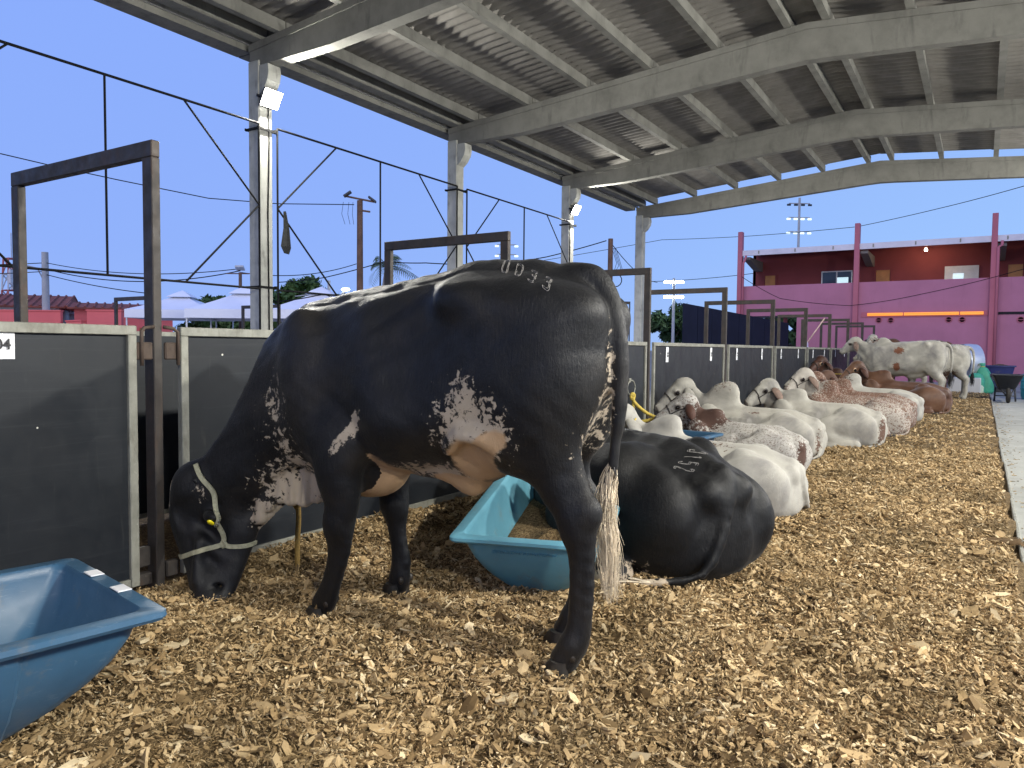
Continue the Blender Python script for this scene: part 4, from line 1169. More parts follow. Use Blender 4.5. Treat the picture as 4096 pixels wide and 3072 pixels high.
# a few spilled over the edging on to the concrete
n = 260; x = .26 + np.abs(rg.normal(0, .12, n)); y = rg.uniform(3.5, 22, n)
P.append(np.stack([x, y, np.full(n, -.044)], 1)); Rr.append(np.stack([rg.normal(0, .1, n), rg.normal(0, .1, n), rg.uniform(0, 6.28, n)], 1)); s_ = rg.uniform(.015, .05, n); Sc.append(np.stack([s_, s_, s_ * .6], 1)); Ix.append(rg.integers(0, 12, n))
P, Rr, Sc, Ix = np.concatenate(P), np.concatenate(Rr), np.concatenate(Sc), np.concatenate(Ix)
def instancer(name, P, Rr, Sc, Ix, sources, parent):
    me = bpy.data.meshes.new(name); me.vertices.add(len(P)); me.vertices.foreach_set('co', P.astype(np.float32).ravel())
    for nm, a in (('rot', Rr), ('scl', Sc)):
        at = me.attributes.new(nm, 'FLOAT_VECTOR', 'POINT'); at.data.foreach_set('vector', a.astype(np.float32).ravel())
    at = me.attributes.new('pick', 'INT', 'POINT'); at.data.foreach_set('value', Ix.astype(np.int32))
    o = link(bpy.data.objects.new(name, me), parent)
    gt = bpy.data.node_groups.new(name, 'GeometryNodeTree')
    gt.interface.new_socket('Geometry', in_out='INPUT', socket_type='NodeSocketGeometry'); gt.interface.new_socket('Geometry', in_out='OUTPUT', socket_type='NodeSocketGeometry')
    nd = gt.nodes; gi, go = nd.new('NodeGroupInput'), nd.new('NodeGroupOutput')
    jn = nd.new('GeometryNodeJoinGeometry')
    for s_ in reversed(sources):
        oi = nd.new('GeometryNodeObjectInfo'); oi.inputs['Object'].default_value = s_; oi.inputs['As Instance'].default_value = True; oi.transform_space = 'ORIGINAL'
        gt.links.new(oi.outputs['Geometry'], jn.inputs[0])
    ip = nd.new('GeometryNodeInstanceOnPoints'); ip.inputs['Pick Instance'].default_value = True
    def at_(nm, typ):
        a = nd.new('GeometryNodeInputNamedAttribute'); a.data_type = typ; a.inputs['Name'].default_value = nm; return a.outputs[0]
    e2r = nd.new('FunctionNodeEulerToRotation'); gt.links.new(at_('rot', 'FLOAT_VECTOR'), e2r.inputs[0])
    gt.links.new(gi.outputs[0], ip.inputs['Points']); gt.links.new(jn.outputs[0], ip.inputs['Instance'])
    gt.links.new(at_('pick', 'INT'), ip.inputs['Instance Index']); gt.links.new(e2r.outputs[0], ip.inputs['Rotation']); gt.links.new(at_('scl', 'FLOAT_VECTOR'), ip.inputs['Scale'])
    gt.links.new(ip.outputs[0], go.inputs[0])
    md = o.modifiers.new('scatter', 'NODES'); md.node_group = gt
    o['kind'] = 'stuff'
    return o
instancer('loose_chips', P, Rr, Sc, Ix, protos, bed)
# narrow edging between bed and aisle
for i in range(12):
    m = MB(); y0 = -2 + i * 2.34; m.box((.245 + .006 * math.sin(i * 2.1), y0 + 1.165, -.02), (.022, 2.32, .055), bev=.004)
    o = m.build('edging_board', M_GALV); recenter(o, (.245, y0 + 1.165, -.05)); o['kind'] = 'structure'; o['label'] = 'pale narrow edging along the chip bed'
# ------------------------------------------------------------------ the standing black cow
M_BLACK = coat('black_coat', (.0052, .0054, .0068), (.44, .37, .285), skin=(.50, .33, .185), nscale=29, namp=1.05, rough=.52, mott=.4, mscale=3.2, sheen=.05, spec=.36,
               stain=((.017, .0145, .0125), 2.6, .50, .72))
M_HOOF = plain('hoof_horn', (.022, .019, .016), .5, var=.4, scale=30)
M_DEWCLAW = plain('dewclaw_horn', (.032, .025, .019), .5, var=.4, scale=30)
M_EYE = plain('dark_eye', (.008, .006, .005), .08, bump=0)
M_GLINT = plain('painted_eyeshine', (.95, .78, .02), .25, bump=0)  # eyeshine painted as a bright yellow base colour
M_PALEHAIR = plain('pale_tail_hair', (.62, .52, .38), .6, var=.35, scale=14, bump=0)
M_DARKHAIR = plain('black_tail_hair', (.014, .012, .012), .55, var=.4, scale=14, bump=0)
M_BROWNHAIR = plain('brown_tail_hair', (.10, .05, .025), .6, var=.4, scale=14, bump=0)
M_HALTER = plain('halter_webbing', (.36, .35, .24), .75, var=.3, scale=60)
M_YELLOWROPE = plain('yellow_rope', (.58, .43, .08), .8, var=.35, scale=60)
M_OCHREROPE = plain('ochre_rope', (.30, .19, .05), .85, var=.4, scale=60)
M_BRAND = plain('brand_scar', (.20, .19, .18), .7, var=.5, scale=80, bump=0)

HN = np.array((.437, -.9, 0))          # sideways axis of the turned neck and head
YA = np.array((0, 1, 0))
def cow_field():
    f = Field((-3.52, 2.02, -.03), (-.98, 3.02, 1.66), .0105)
    yc = 2.53
    f.torso([(-1.15, 1.27, 1.06, .10, yc), (-1.21, 1.40, .95, .19, yc), (-1.30, 1.475, .85, .24, yc), (-1.45, 1.512, .80, .262, yc),
             (-1.60, 1.525, .78, .27, yc), (-1.74, 1.528, .74, .272, yc), (-1.90, 1.50, .69, .275, yc), (-2.05, 1.472, .668, .298, yc),
             (-2.20, 1.452, .672, .312, yc), (-2.35, 1.435, .68, .295, yc), (-2.5, 1.418, .65, .265, yc), (-2.65, 1.395, .60, .235, yc), (-2.80, 1.35, .60, .19, yc - .02), (-2.9, 1.28, .68, .13, yc - .06)], k=.04)
    # spine, hooks, pins, tail head
    f.chain([(-2.7, yc, 1.345), (-2.3, yc, 1.405), (-1.9, yc, 1.455), (-1.74, yc, 1.485), (-1.5, yc, 1.482), (-1.30, yc, 1.45)], [.05, .05, .05, .05, .05, .045], .07)
    for s_ in (-1, 1):
        f.ell((-1.21, yc + s_ * .11, 1.315), (.055, .05, .06), .07)
        f.cone((-1.76, yc + s_ * .222, 1.385), (-1.24, yc + s_ * .12, 1.33), .045, .045, .14)
        # flank hollow and the dip before the hip
        f.ell((-1.93, yc + s_ * .415, 1.22), (.14, .12, .17), .26, (0, -25, 0), cut=True)
        # shoulder blade and the groove behind it
        f.ell((-2.53, yc + s_ * .19, 1.04), (.15, .10, .34), .09, (0, -16, 0))
        f.ell((-2.30, yc + s_ * .355, 1.0), (.06, .045, .24), .20, (0, -10, 0), cut=True)
        f.ell((-2.70, yc + s_ * .15, .82), (.12, .09, .13), .08)
    # hind quarters: near leg then far leg
    for y, dx in ((2.40, 0.0), (2.655, -.13)):
        s_ = -1 if y < yc else 1
        f.ell((-1.385 + dx * .1, y + .0, 1.06), (.228, .125, .345), .08, (0, 8, 0))
        f.ell((-1.50 + dx * .7, y - s_ * .0, .90), (.14, .10, .17), .08, (0, 25, 0))
        f.chain([(-1.40 + dx * .8, y, .86), (-1.345 + dx, y, .77), (-1.285 + dx, y, .665), (-1.228 + dx, y, .575)], [.15, .10, .078, .062], .045, (YA, .74))
        f.cone((-1.33 + dx * .6, y, .92), (-1.178 + dx, y, .63), .045, .024, .05, (YA, .7))         # hamstring / achilles
        f.ell((-1.178 + dx, y, .60), (.042, .034, .05), .05)                                    # point of the hock
        f.ell((-1.235 + dx, y, .545), (.056, .044, .068), .04)
        f.chain([(-1.222 + dx, y, .52), (-1.216 + dx, y, .42), (-1.218 + dx, y, .26), (-1.224 + dx, y, .16), (-1.238 + dx, y, .112)], [.052, .037, .033, .039, .047], .025, (YA, .85))
        f.chain([(-1.178 + dx, y, .55), (-1.176 + dx, y, .40), (-1.180 + dx, y, .24), (-1.196 + dx, y, .14)], [.026, .021, .020, .024], .018)                      # flexor tendon
        f.cone((-1.236 + dx, y, .11), (-1.268 + dx, y, .055), .046, .054, .03)
    # fore legs
    for y, pts, rad in ((2.31, [(-2.36, 2.34, .80), (-2.335, 2.31, .66), (-2.318, 2.31, .53), (-2.328, 2.305, .435), (-2.335, 2.305, .385), (-2.345, 2.305, .30), (-2.372, 2.305, .20), (-2.392, 2.305, .125), (-2.43, 2.305, .055)],
                         [.145, .112, .080, .066, .054, .039, .036, .047, .054]),
                        (2.74, [(-2.40, 2.70, .80), (-2.41, 2.73, .66), (-2.405, 2.74, .53), (-2.392, 2.74, .435), (-2.388, 2.74, .385), (-2.380, 2.74, .30), (-2.366, 2.74, .20), (-2.356, 2.74, .12), (-2.365, 2.74, .055)],
                         [.14, .108, .080, .068, .054, .040, .036, .049, .054])):
        f.chain(pts, rad, .04, (YA, .8))
        kx, ky, kz = pts[3]
        f.ell((kx - .012, ky, kz), (.058, .05, .068), .035)
        f.chain([(kx + .045, ky, kz - .02), (kx + .040, ky, kz - .12), (pts[7][0] + .04, ky, .16)], [.022, .018, .022], .02)
        f.ell((pts[1][0] + .07, ky, .77), (.06, .05, .09), .06)                                # elbow
    # chest between the fore legs
    f.ell((-2.42, yc, .70), (.24, .17, .19), .08)
    f.ell((-2.27, yc - .03, .645), (.13, .10, .105), .07)
    # belly fold, sheath, flank fold
    f.chain([(-2.06, yc, .715), (-1.92, yc - .02, .70), (-1.80, yc - .03, .665), (-1.755, yc - .03, .645)], [.06, .058, .052, .044], .06, (YA, .75))
    f.chain([(-1.765, yc - .03, .66), (-1.70, yc - .05, .72), (-1.60, yc - .09, .82), (-1.52, yc - .12, .90)], [.050, .055, .065, .075], .06, (YA, .6))
    f.ell((-1.70, yc - .04, .79), (.15, .12, .12), .08)
    f.chain([(-1.74, 2.30, .80), (-1.66, 2.27, .865), (-1.56, 2.275, .86), (-1.50, 2.30, .82)], [.012, .02, .02, .012], .05)   # crease over the flank fold
    # neck, turned towards the camera and down to the bedding
    f.chain([(-2.60, 2.51, 1.10), (-2.725, 2.47, .97), (-2.845, 2.41, .79), (-2.96, 2.35, .63), (-3.09, 2.285, .50)], [.265, .245, .208, .168, .130], .07, (HN, .60))
    f.chain([(-2.74, 2.47, 1.24), (-2.845, 2.41, 1.08), (-2.955, 2.35, .88), (-3.065, 2.29, .70), (-3.17, 2.245, .56)], [.08, .075, .065, .06, .06], .06, (HN, .7))
    f.cone((-2.66, 2.40, 1.15), (-2.62, 2.36, .82), .045, .05, .07)                             # ridge in front of the shoulder
    # dewlap with hanging folds
    f.chain([(-2.55, 2.51, .62), (-2.68, 2.50, .555), (-2.80, 2.45, .545), (-2.89, 2.40, .47), (-2.93, 2.375, .38)], [.09, .075, .075, .075, .05], .06, (HN, .30))
    for t, z0, z1, r in ((.0, .72, .49, .030), (.065, .72, .475, .034), (.128, .70, .478, .033), (.188, .66, .485, .032), (.245, .60, .44, .028), (.285, .55, .375, .024)):
        c = np.array((-2.635, 2.50)) + np.array((-.9, -.44)) * t
        f.cone((c[0] + .03, c[1] - .03, z0 + .10), (c[0] - .01, c[1] - .02, z1), r * .75, r * 1.25, .009)
    for t, z1 in ((.033, .47), (.097, .475), (.158, .475), (.217, .45), (.265, .40)):
        c = np.array((-2.635, 2.50)) + np.array((-.9, -.44)) * t + np.array((.437, -.9)) * .052
        f.cone((c[0] + .03, c[1] - .01, .70), (c[0] - .008, c[1], z1), .010, .015, .014, cut=True)
    # throat wrinkles
    for t in range(5):
        x = -2.70 - t * .045
        f.cone((x, 2.335 + t * -.006, 1.04 - t * .05), (x + .03, 2.375 - t * .008, .70 - t * .03), .014, .020, .03)
    # head
    f.chain([(-3.20, 2.245, .535), (-3.235, 2.228, .43), (-3.232, 2.23, .32), (-3.16, 2.22, .17), (-3.075, 2.19, .04)], [.108, .110, .105, .084, .078], .05, (HN, .86))
    f.ell((-3.25, 2.215, .52), (.075, .07, .085), .05)                                          # poll
    f.chain([(-3.10, 2.29, .43), (-3.045, 2.315, .32), (-3.03, 2.29, .20), (-3.015, 2.24, .06)], [.115, .112, .080, .056], .05, (HN, .62))
    f.ell((-3.045, 2.185, .004), (.088, .078, .066), .03, (0, 0, 27))
    f.ell((-3.02, 2.215, .065), (.02, .09, .010), .02, (0, 14, 27), cut=True)                    # mouth line                              # muzzle
    f.ell((-3.04, 2.18, .395), (.05, .022, .028), .05)                                       # brow over the eye
    f.ell((-3.085, 2.20, .25), (.07, .012, .016), .05, (0, 40, 27))                              # cheek line
    f.ell((-3.115, 2.12, .030), (.020, .022, .015), .02, cut=True)
    f.ell((-3.19, 2.14, .40), (.05, .02, .05), .05, cut=True)                                    # temple hollow
    f.chain([(-3.10, 2.165, .27), (-3.10, 2.15, .18), (-3.08, 2.13, .09)], [.016, .014, .012], .04)   # facial crest                              # nostril
    # tail
    f.chain([(-1.33, yc, 1.475), (-1.24, yc - .005, 1.465), (-1.165, 2.52, 1.39), (-1.122, 2.505, 1.28), (-1.105, 2.495, 1.12), (-1.110, 2.49, .96), (-1.122, 2.49, .84), (-1.128, 2.49, .76)],
            [.05, .042, .031, .028, .025, .022, .018, .015], .03, n=5)
    # vulva folds below the tail
    f.ell((-1.165, 2.50, 1.20), (.032, .03, .06), .03)
    f.ell((-1.165, 2.50, 1.09), (.025, .03, .05), .03)
    return f

V, Q = cow_field().mesh(1); V = undulate(V, Q, .0035)
x, y, z = V.T
near = (y < 2.62)
pm = np.full(len(V), -3.0); sk = np.full(len(V), -3.0)
def up(a, b): return np.maximum(a, b)
# flank: speckled white rising into the black, bare tan skin inside it
pm = up(pm, blob(V, (-1.625, 2.30, .895), (.12, .25, .115), (0, 12, 0)) * .8)
pm = up(pm, blob(V, (-1.63, 2.30, 1.00), (.055, .2, .07)) * .7)
pm = up(pm, blob(V, (-1.50, 2.30, .88), (.055, .12, .055)) * .6)
pm = up(pm, blob(V, (-1.86, 2.42, .685), (.17, .2, .035)) * .8)
sk = up(sk, blob(V, (-1.64, 2.42, .775), (.125, .25, .10), (0, -32, 0)) * 1.5)
sk = up(sk, blob(V, (-1.545, 2.42, .835), (.115, .25, .055), (0, -28, 0)) * 1.4)
sk = up(sk, blob(V, (-1.80, 2.45, .635), (.16, .2, .052)) * 1.6)
# behind the elbow and the chest between the legs
pm = up(pm, blob(V, (-2.225, 2.27, .85), (.024, .14, .10), (0, 38, 0)) * .9)
sk = up(sk, blob(V, (-2.22, 2.49, .63), (.16, .30, .155), (0, 0, 0)) * 1.2)
# dewlap and throat
pm = up(pm, blob(V, (-2.685, 2.45, .51), (.165, .30, .13)) * 1.0)
pm = up(pm, blob(V, (-2.875, 2.36, .38), (.05, .25, .085)) * 1.0)
pm = up(pm, blob(V, (-2.64, 2.36, .70), (.05, .12, .16), (0, -8, 0)) * .4 - .16)
pm = up(pm, blob(V, (-2.70, 2.34, .92), (.06, .12, .10)) * .35 - .22)
# blaze edge, cheek
pm = up(pm, blob(V, (-3.335, 2.15, .44), (.035, .07, .13), (0, 8, 0)) * .9)
pm = up(pm, blob(V, (-3.09, 2.14, .50), (.04, .05, .045)) * .6 - .15)
# inner thighs seen from behind
pm = up(pm, np.where(x > -1.32, blob(V, (-1.235, 2.52, .85), (.05, .09, .14), (0, 14, 0)) * .6 - .08, -3))
pm = up(pm, np.where(x > -1.32, blob(V, (-1.15, 2.47, 1.08), (.03, .035, .15)) * .8 - .2, -3))
pm = np.where((x < -1.37) & (x > -1.43) & (z < .6), -3, pm)
# legs below stay black
leg = (z < .60) & (x < -2.2) & (x > -2.6) & ((y < 2.40) | (y > 2.65))
sk = np.where(leg, -3, sk); pm = np.where(leg, -3, pm)
sk = np.where((y < 2.405) & (x < -2.18) & (z > .58), -3, sk)
cow = thing('standing_cow', 'big black cow standing with head lowered to the chips and white speckles on its flank', 'cow', (-1.9, 2.53, 0), 0, 'cattle along the black fence')
C0 = np.array((-1.9, 2.53, 0))
body = skin_object('body', V - C0, Q, M_BLACK, {'patch': pm, 'skin': sk}, cow)
def L0(p): return tuple(np.array(p, float) - C0)

def hoof(parent, x, y, yaw=180, s=1.0, claw=True):
    """cloven hoof: two claws, toes towards yaw, plus a pair of dewclaws"""
    a = R_(yaw); ca, sa = math.cos(a), math.sin(a)
    m = MB()
    for sd in (-1, 1):
        rings = []
        for h, l, w, off in ((0., .115, .036, .0), (.035, .098, .035, -.004), (.07, .07, .032, -.014)):
            ring = []
            for k in range(12):
                t = 2 * math.pi * k / 12
                u = off + (l * .62 * math.cos(t) if math.cos(t) > 0 else l * .42 * math.cos(t))
                v = w * math.sin(t) * (1 - .25 * max(0, math.cos(t))) + sd * .037
                u, v = u * s, v * s
                ring.append((x + u * ca - v * sa, y + u * sa + v * ca, h * s - .012))
            rings.append(ring)
        m.loft(rings)
    m.v = [L0(p) for p in m.v]
    m.build('hoof', M_HOOF, parent, smooth=True, auto=50)
    if claw:
        d = MB()
        for sd in (-1, 1):
            u, v = -.062 * s, sd * .036 * s
            d.lathe([(.003, .100), (.011, .096), (.014, .08), (.010, .066), (.003, .062)], L0((x + u * ca - v * sa, y + u * sa + v * ca, 0)), 10)
        d.build('dewclaw', M_DEWCLAW, parent, smooth=True)
hoof(cow, -1.285, 2.40, 184); hoof(cow, -1.425, 2.655, 180); hoof(cow, -2.45, 2.305, 190); hoof(cow, -2.385, 2.74, 180)

# eye with its yellow eyeshine put into the colour, ear, halter
m = MB(); m.lathe([(.001, -.010), (.012, -.008), (.0165, 0), (.012, .008), (.001, .010)], (0, 0, 0), 14, 1)
e_ = m.build('eye', M_GLINT, cow, smooth=True)
bv = BVHTree.FromObject(body, bpy.context.evaluated_depsgraph_get())
def surf(p, off=0.):
    q = bv.find_nearest(Vector(L0(p)))
    return q[0] + q[1] * off, q[1]
def onto(p, d, off=0.):
    """first point of the body met from p along d"""
    h = bv.ray_cast(Vector(L0(p)), Vector(d).normalized())
    return (h[0] + h[1] * off, h[1]) if h[0] is not None else (surf(p, off))
q_, n_ = onto((-2.995, 1.9, .375), (-.10, 1, 0))
e_.location = q_ + n_ * .003; e_.rotation_euler = n_.to_track_quat('Y', 'Z').to_euler(); e_.scale = (1.0, .8, 1.5)

def ear_mesh(L=.24, W=.075, fold=.35):
    """leaf shaped ear, cupped, hanging from its root at the origin along -z"""
    m = MB(); n = 10; rows = []
    for i in range(n + 1):
        t = i / n
        w = W * math.sin(math.pi * min(1, t * .92 + .10)) ** .8
        rows.append([(w * math.cos(a) * 1.0, fold * w * abs(math.sin(a)) * (1 if s_ > 0 else 1) + .035 * math.sin(t * 3), -L * t) for a, s_ in ((0, 1), (R_(45), 1), (R_(90), 1), (R_(135), 1), (R_(180), 1))])
    outer = rows; inner = [[(px_ * .93, py_ + .010, pz_) for px_, py_, pz_ in r] for r in rows]
    rings = [o_ + i_[::-1] for o_, i_ in zip(outer, inner)]
    m.loft(rings)
    return m
er = ear_mesh(.21, .062).build('ear', M_BLACK, cow, smooth=True)
er.location = L0((-3.16, 2.165, .575)); er.rotation_euler = (R_(28), R_(40), R_(-25))
er2 = ear_mesh(.21, .062).build('ear', M_BLACK, cow, smooth=True)
er2.location = L0((-3.20, 2.335, .575)); er2.rotation_euler = (R_(-30), R_(20), R_(160))


def strap(name, pts, w, mat, parent, off=.006, sub_=6, th=.004):
    """flat webbing laid over the body through the given points"""
    P = []
    for a, b in zip(pts[:-1], pts[1:]):
        for i in range(sub_): P.append(np.array(a) * (1 - i / sub_) + np.array(b) * (i / sub_))
    P.append(np.array(pts[-1]))
    C_, N_ = (list(q) for q in zip(*[surf(p, off) for p in P]))
    for it in range(5):                                         # the webbing pulls itself straight between bends
        C_ = [C_[0]] + [(C_[i - 1] + C_[i] * 2 + C_[i + 1]) / 4 for i in range(1, len(C_) - 1)] + [C_[-1]]
        N_ = [N_[0]] + [(N_[i - 1] + N_[i] * 2 + N_[i + 1]).normalized() for i in range(1, len(N_) - 1)] + [N_[-1]]
    C_ = [c + n * .004 for c, n in zip(C_, N_)]
    rings = []
    for i in range(len(P)):
        t = (C_[min(i + 1, len(P) - 1)] - C_[max(i - 1, 0)]).normalized()
        sd = t.cross(N_[i]).normalized() * w / 2
        nn = N_[i] * th
        rings.append([tuple(C_[i] + sd + nn), tuple(C_[i] - sd + nn), tuple(C_[i] - sd - nn), tuple(C_[i] + sd - nn)])
    m = MB(); m.loft(rings); return m.build(name, mat, parent)
for q_ in (er, er2):
    for k_ in ('patch', 'skin'):
        at = q_.data.attributes.new(k_, 'FLOAT', 'POINT'); at.data.foreach_set('value', np.full(len(q_.data.vertices), -3., np.float32))
strap('halter_strap', [(-3.15, 2.17, .645), (-3.08, 2.14, .575), (-3.02, 2.17, .49), (-2.985, 2.19, .40), (-2.985, 2.19, .33), (-3.0, 2.19, .265)], .022, M_HALTER, cow)
strap('halter_strap', [(-3.0, 2.19, .265), (-3.09, 2.15, .23), (-3.17, 2.13, .20), (-3.285, 2.15, .16)], .022, M_HALTER, cow)
strap('halter_strap', [(-3.0, 2.19, .265), (-2.98, 2.22, .25), (-2.94, 2.28, .245), (-2.93, 2.36, .25)], .020, M_HALTER, cow)
m = MB(); q_, n_ = surf((-3.0, 2.19, .265), .008); m.lathe([(.0, -.007), (.019, -.007), (.019, .007), (.0, .007)], tuple(q_), 12, 1); m.build('halter_knot', M_HALTER, cow, smooth=True, auto=40)
q_, n_ = surf((-2.97, 2.2, .345), .006)
m = MB(); m.tube([tuple(q_ + Vector((.018 * math.cos(t), -.004, .024 * math.sin(t)))) for t in np.linspace(0, 6.28, 17)], .003, 6); m.build('halter_ring', plain('halter_steel', (.4, .4, .4), .3, 1.0, bump=0), cow, smooth=True)

def hair_tuft(name, root, path, spread, n, mat, parent, r=.0028, seed=1, wav=.012, lens=(.7, 1.0)):
    """a hanging bunch of separate hair locks"""
    rg = np.random.default_rng(seed); m = MB()
    path = [np.array(p, float) for p in path]
    for i in range(n):
        o = rg.normal(0, 1, 3) * np.array(spread); ln = rg.uniform(*lens); ph = rg.uniform(0, 6.28)
        pts = []; K = 9
        for j in range(K):
            t = j / (K - 1) * ln * (len(path) - 1); a = min(int(t), len(path) - 2); u = t - a
            p = path[a] * (1 - u) + path[a + 1] * u
            tt = j / (K - 1)
            g = .25 + 1.1 * math.sin(min(1, tt * 1.15) * math.pi * .62)
            p = p + o * g + np.array((math.sin(ph + tt * 7), math.cos(ph * 1.7 + tt * 6), 0)) * wav * tt
            pts.append(tuple(p))
        m.tube(pts, [r * (1.0 - .75 * (j / (K - 1)) ** 2) for j in range(K)], 4, caps=False)
    return m.build(name, mat, parent, smooth=True)
tp = [L0(p) for p in ((-1.127, 2.49, .80), (-1.145, 2.487, .70), (-1.155, 2.485, .58), (-1.14, 2.485, .45), (-1.12, 2.48, .27))]
hair_tuft('tail_switch', None, tp, (.010, .009, .0), 800, M_PALEHAIR, cow, .0017, 3, wav=.022, lens=(.45, 1.0))
hair_tuft('tail_switch', None, tp[:3], (.007, .006, .0), 60, M_DARKHAIR, cow, .003, 4, lens=(.4, .75))

GLYPH = {'0': [[(.1, 0), (.5, 0), (.6, .12), (.6, .88), (.5, 1), (.1, 1), (0, .88), (0, .12), (.1, 0)]],
         '3': [[(0, .92), (.1, 1), (.48, 1), (.6, .9), (.6, .62), (.45, .52), (.25, .52)], [(.45, .52), (.6, .42), (.6, .1), (.48, 0), (.1, 0), (0, .1)]],
         '1': [[(.15, .8), (.35, 1), (.35, 0)]],
         '5': [[(.58, 1), (.05, 1), (.02, .55), (.45, .58), (.6, .45), (.6, .12), (.48, 0), (.1, 0), (0, .1)]],
         '2': [[(.02, .85), (.12, 1), (.48, 1), (.6, .88), (.6, .65), (0, .08), (0, 0), (.6, 0)]]}
def brand(parent, bvh, text, origin, du, dv, cast, h=.085, gap=.085, double=True, r=.0022, seed=2, squash=1.0):
    """hot brand: outlined digits laid on the hide. du reading direction, dv up direction of the digits, cast towards the hide"""
    rg = random.Random(seed); du, dv, cast = Vector(du).normalized(), Vector(dv).normalized(), Vector(cast).normalized()
    for k, chx in enumerate(text):
        m = MB()
        for st in GLYPH[chx]:
            for off in ((-.06, .06) if double else (0,)):
                P = []
                for (a, b), (c, d) in zip(st[:-1], st[1:]):
                    tx, ty = c - a, d - b; ll = max(1e-6, math.hypot(tx, ty)); nx_, ny_ = -ty / ll * off, tx / ll * off
                    for i in range(4):
                        t = i / 4; P.append((a + tx * t + nx_, b + ty * t + ny_))
                P.append((st[-1][0], st[-1][1]))
                run = []
                for (u, w) in P:
                    p = Vector(origin) + du * (k * gap + u * h * .62 * squash) + dv * (w * h)
                    hit = bvh.ray_cast(p - cast * .4, cast)
                    if hit[0] is None or rg.random() < .05:
                        if len(run) > 1: m.tube(run, r, 4)
                        run = []; continue
                    run.append(tuple(hit[0] + hit[1] * .0005))
                if len(run) > 1: m.tube(run, r, 4)
        if m.v: m.build('brand_digit', M_BRAND, parent)
brand(cow, bv, '0033', L0((-1.58, 2.40, 1.55)), (1, -.40, -.25), (-.30, .85, .45), (0, .45, -1), h=.088, gap=.086, r=.0015)
# ------------------------------------------------------------------ the herd lying along the fence
def head_parts(f, P, d, sc, lateral, gir=True, k=.04):
    """skull, bridge, jaw, muzzle along the unit direction d from the poll P"""
    P = np.array(P, float); d = np.array(d, float); d /= np.linalg.norm(d)
    lat = np.array(lateral, float); lat -= d * (lat @ d); lat /= np.linalg.norm(lat)
    up_ = np.cross(lat, d)
    if up_[2] < 0: up_ = -up_
    A = lambda u, v=0, w=0: P + sc * (d * u + up_ * v + lat * w)
    fl = (lat, .8)
    f.chain([A(-.02), A(.14, .01), A(.27, -.005), A(.41, -.03)], [.100 * sc, .098 * sc, .074 * sc, .056 * sc], k, fl)
    if gir: f.ell(A(.02, .045), np.array((.11, .10, .09)) * sc, .05)
    f.chain([A(.02, -.10), A(.14, -.105), A(.28, -.085), A(.39, -.07)], [.075 * sc, .07 * sc, .048 * sc, .04 * sc], k, fl)
    f.ell(A(.42, -.05), np.array((.055, .055, .05)) * sc, .03)
    for s_ in (-1, 1):
        f.ell(A(.15, .035, s_ * .083), np.array((.035, .035, .03)) * sc, .025)
        f.ell(A(.145, .012, s_ * .108), np.array((.020, .020, .018)) * sc, .02, cut=True)
        f.ell(A(.455, -.022, s_ * .034), np.array((.014, .014, .014)) * sc, .012, cut=True)
    return A, d, up_, lat

M_EARGREY = plain('ear_grey_brown', (.17, .115, .09), .75, var=.45, scale=12, bump=0)
M_EARIN = plain('inner_ear', (.30, .13, .09), .7, var=.4, scale=20, bump=0)
M_NOSE = plain('nose_leather', (.03, .025, .024), .35, var=.5, scale=30, bump=.1)
M_DARKHALTER = plain('dark_halter_cord', (.035, .03, .028), .8, bump=0)

def face_skin(V, A):
    s_ = blob(V, A(.47, -.035), (.055, .065, .05)) * 1.0
    for q in (-1, 1): s_ = np.maximum(s_, blob(V, A(.15, .01, q * .10), (.045, .045, .04)) * .9)
    return s_

def no_patch(o):
    for k_ in ('patch', 'skin'):
        at = o.data.attributes.new(k_, 'FLOAT', 'POINT'); at.data.foreach_set('value', np.full(len(o.data.vertices), -3., np.float32))

def ears(root, A, lat, sc, mat, L=.27, W=.062, drop=1.0, sides=(-1, 1), swing=0.):
    for s_ in sides:
        e = ear_mesh(L * sc, W * sc, .45).build('ear', mat, root, smooth=True); no_patch(e)
        out = lat * s_
        ax = Vector(tuple(out * (1.1 - .75 * drop) + np.array((0, 0, -1.0)) * drop + np.array((-.25 + swing, 0, 0)))).normalized()   # where the ear points (its -z)
        z = -ax; fx = Vector(tuple(A(1) - A(0))).normalized()
        y_ = Vector(tuple(out)); y_ = (y_ - z * y_.dot(z)).normalized(); x_ = y_.cross(z)
        e.matrix_local = Matrix.Translation(Vector(tuple(A(.02, .00, s_ * .085)))) @ Matrix((x_, y_, z)).transposed().to_4x4()

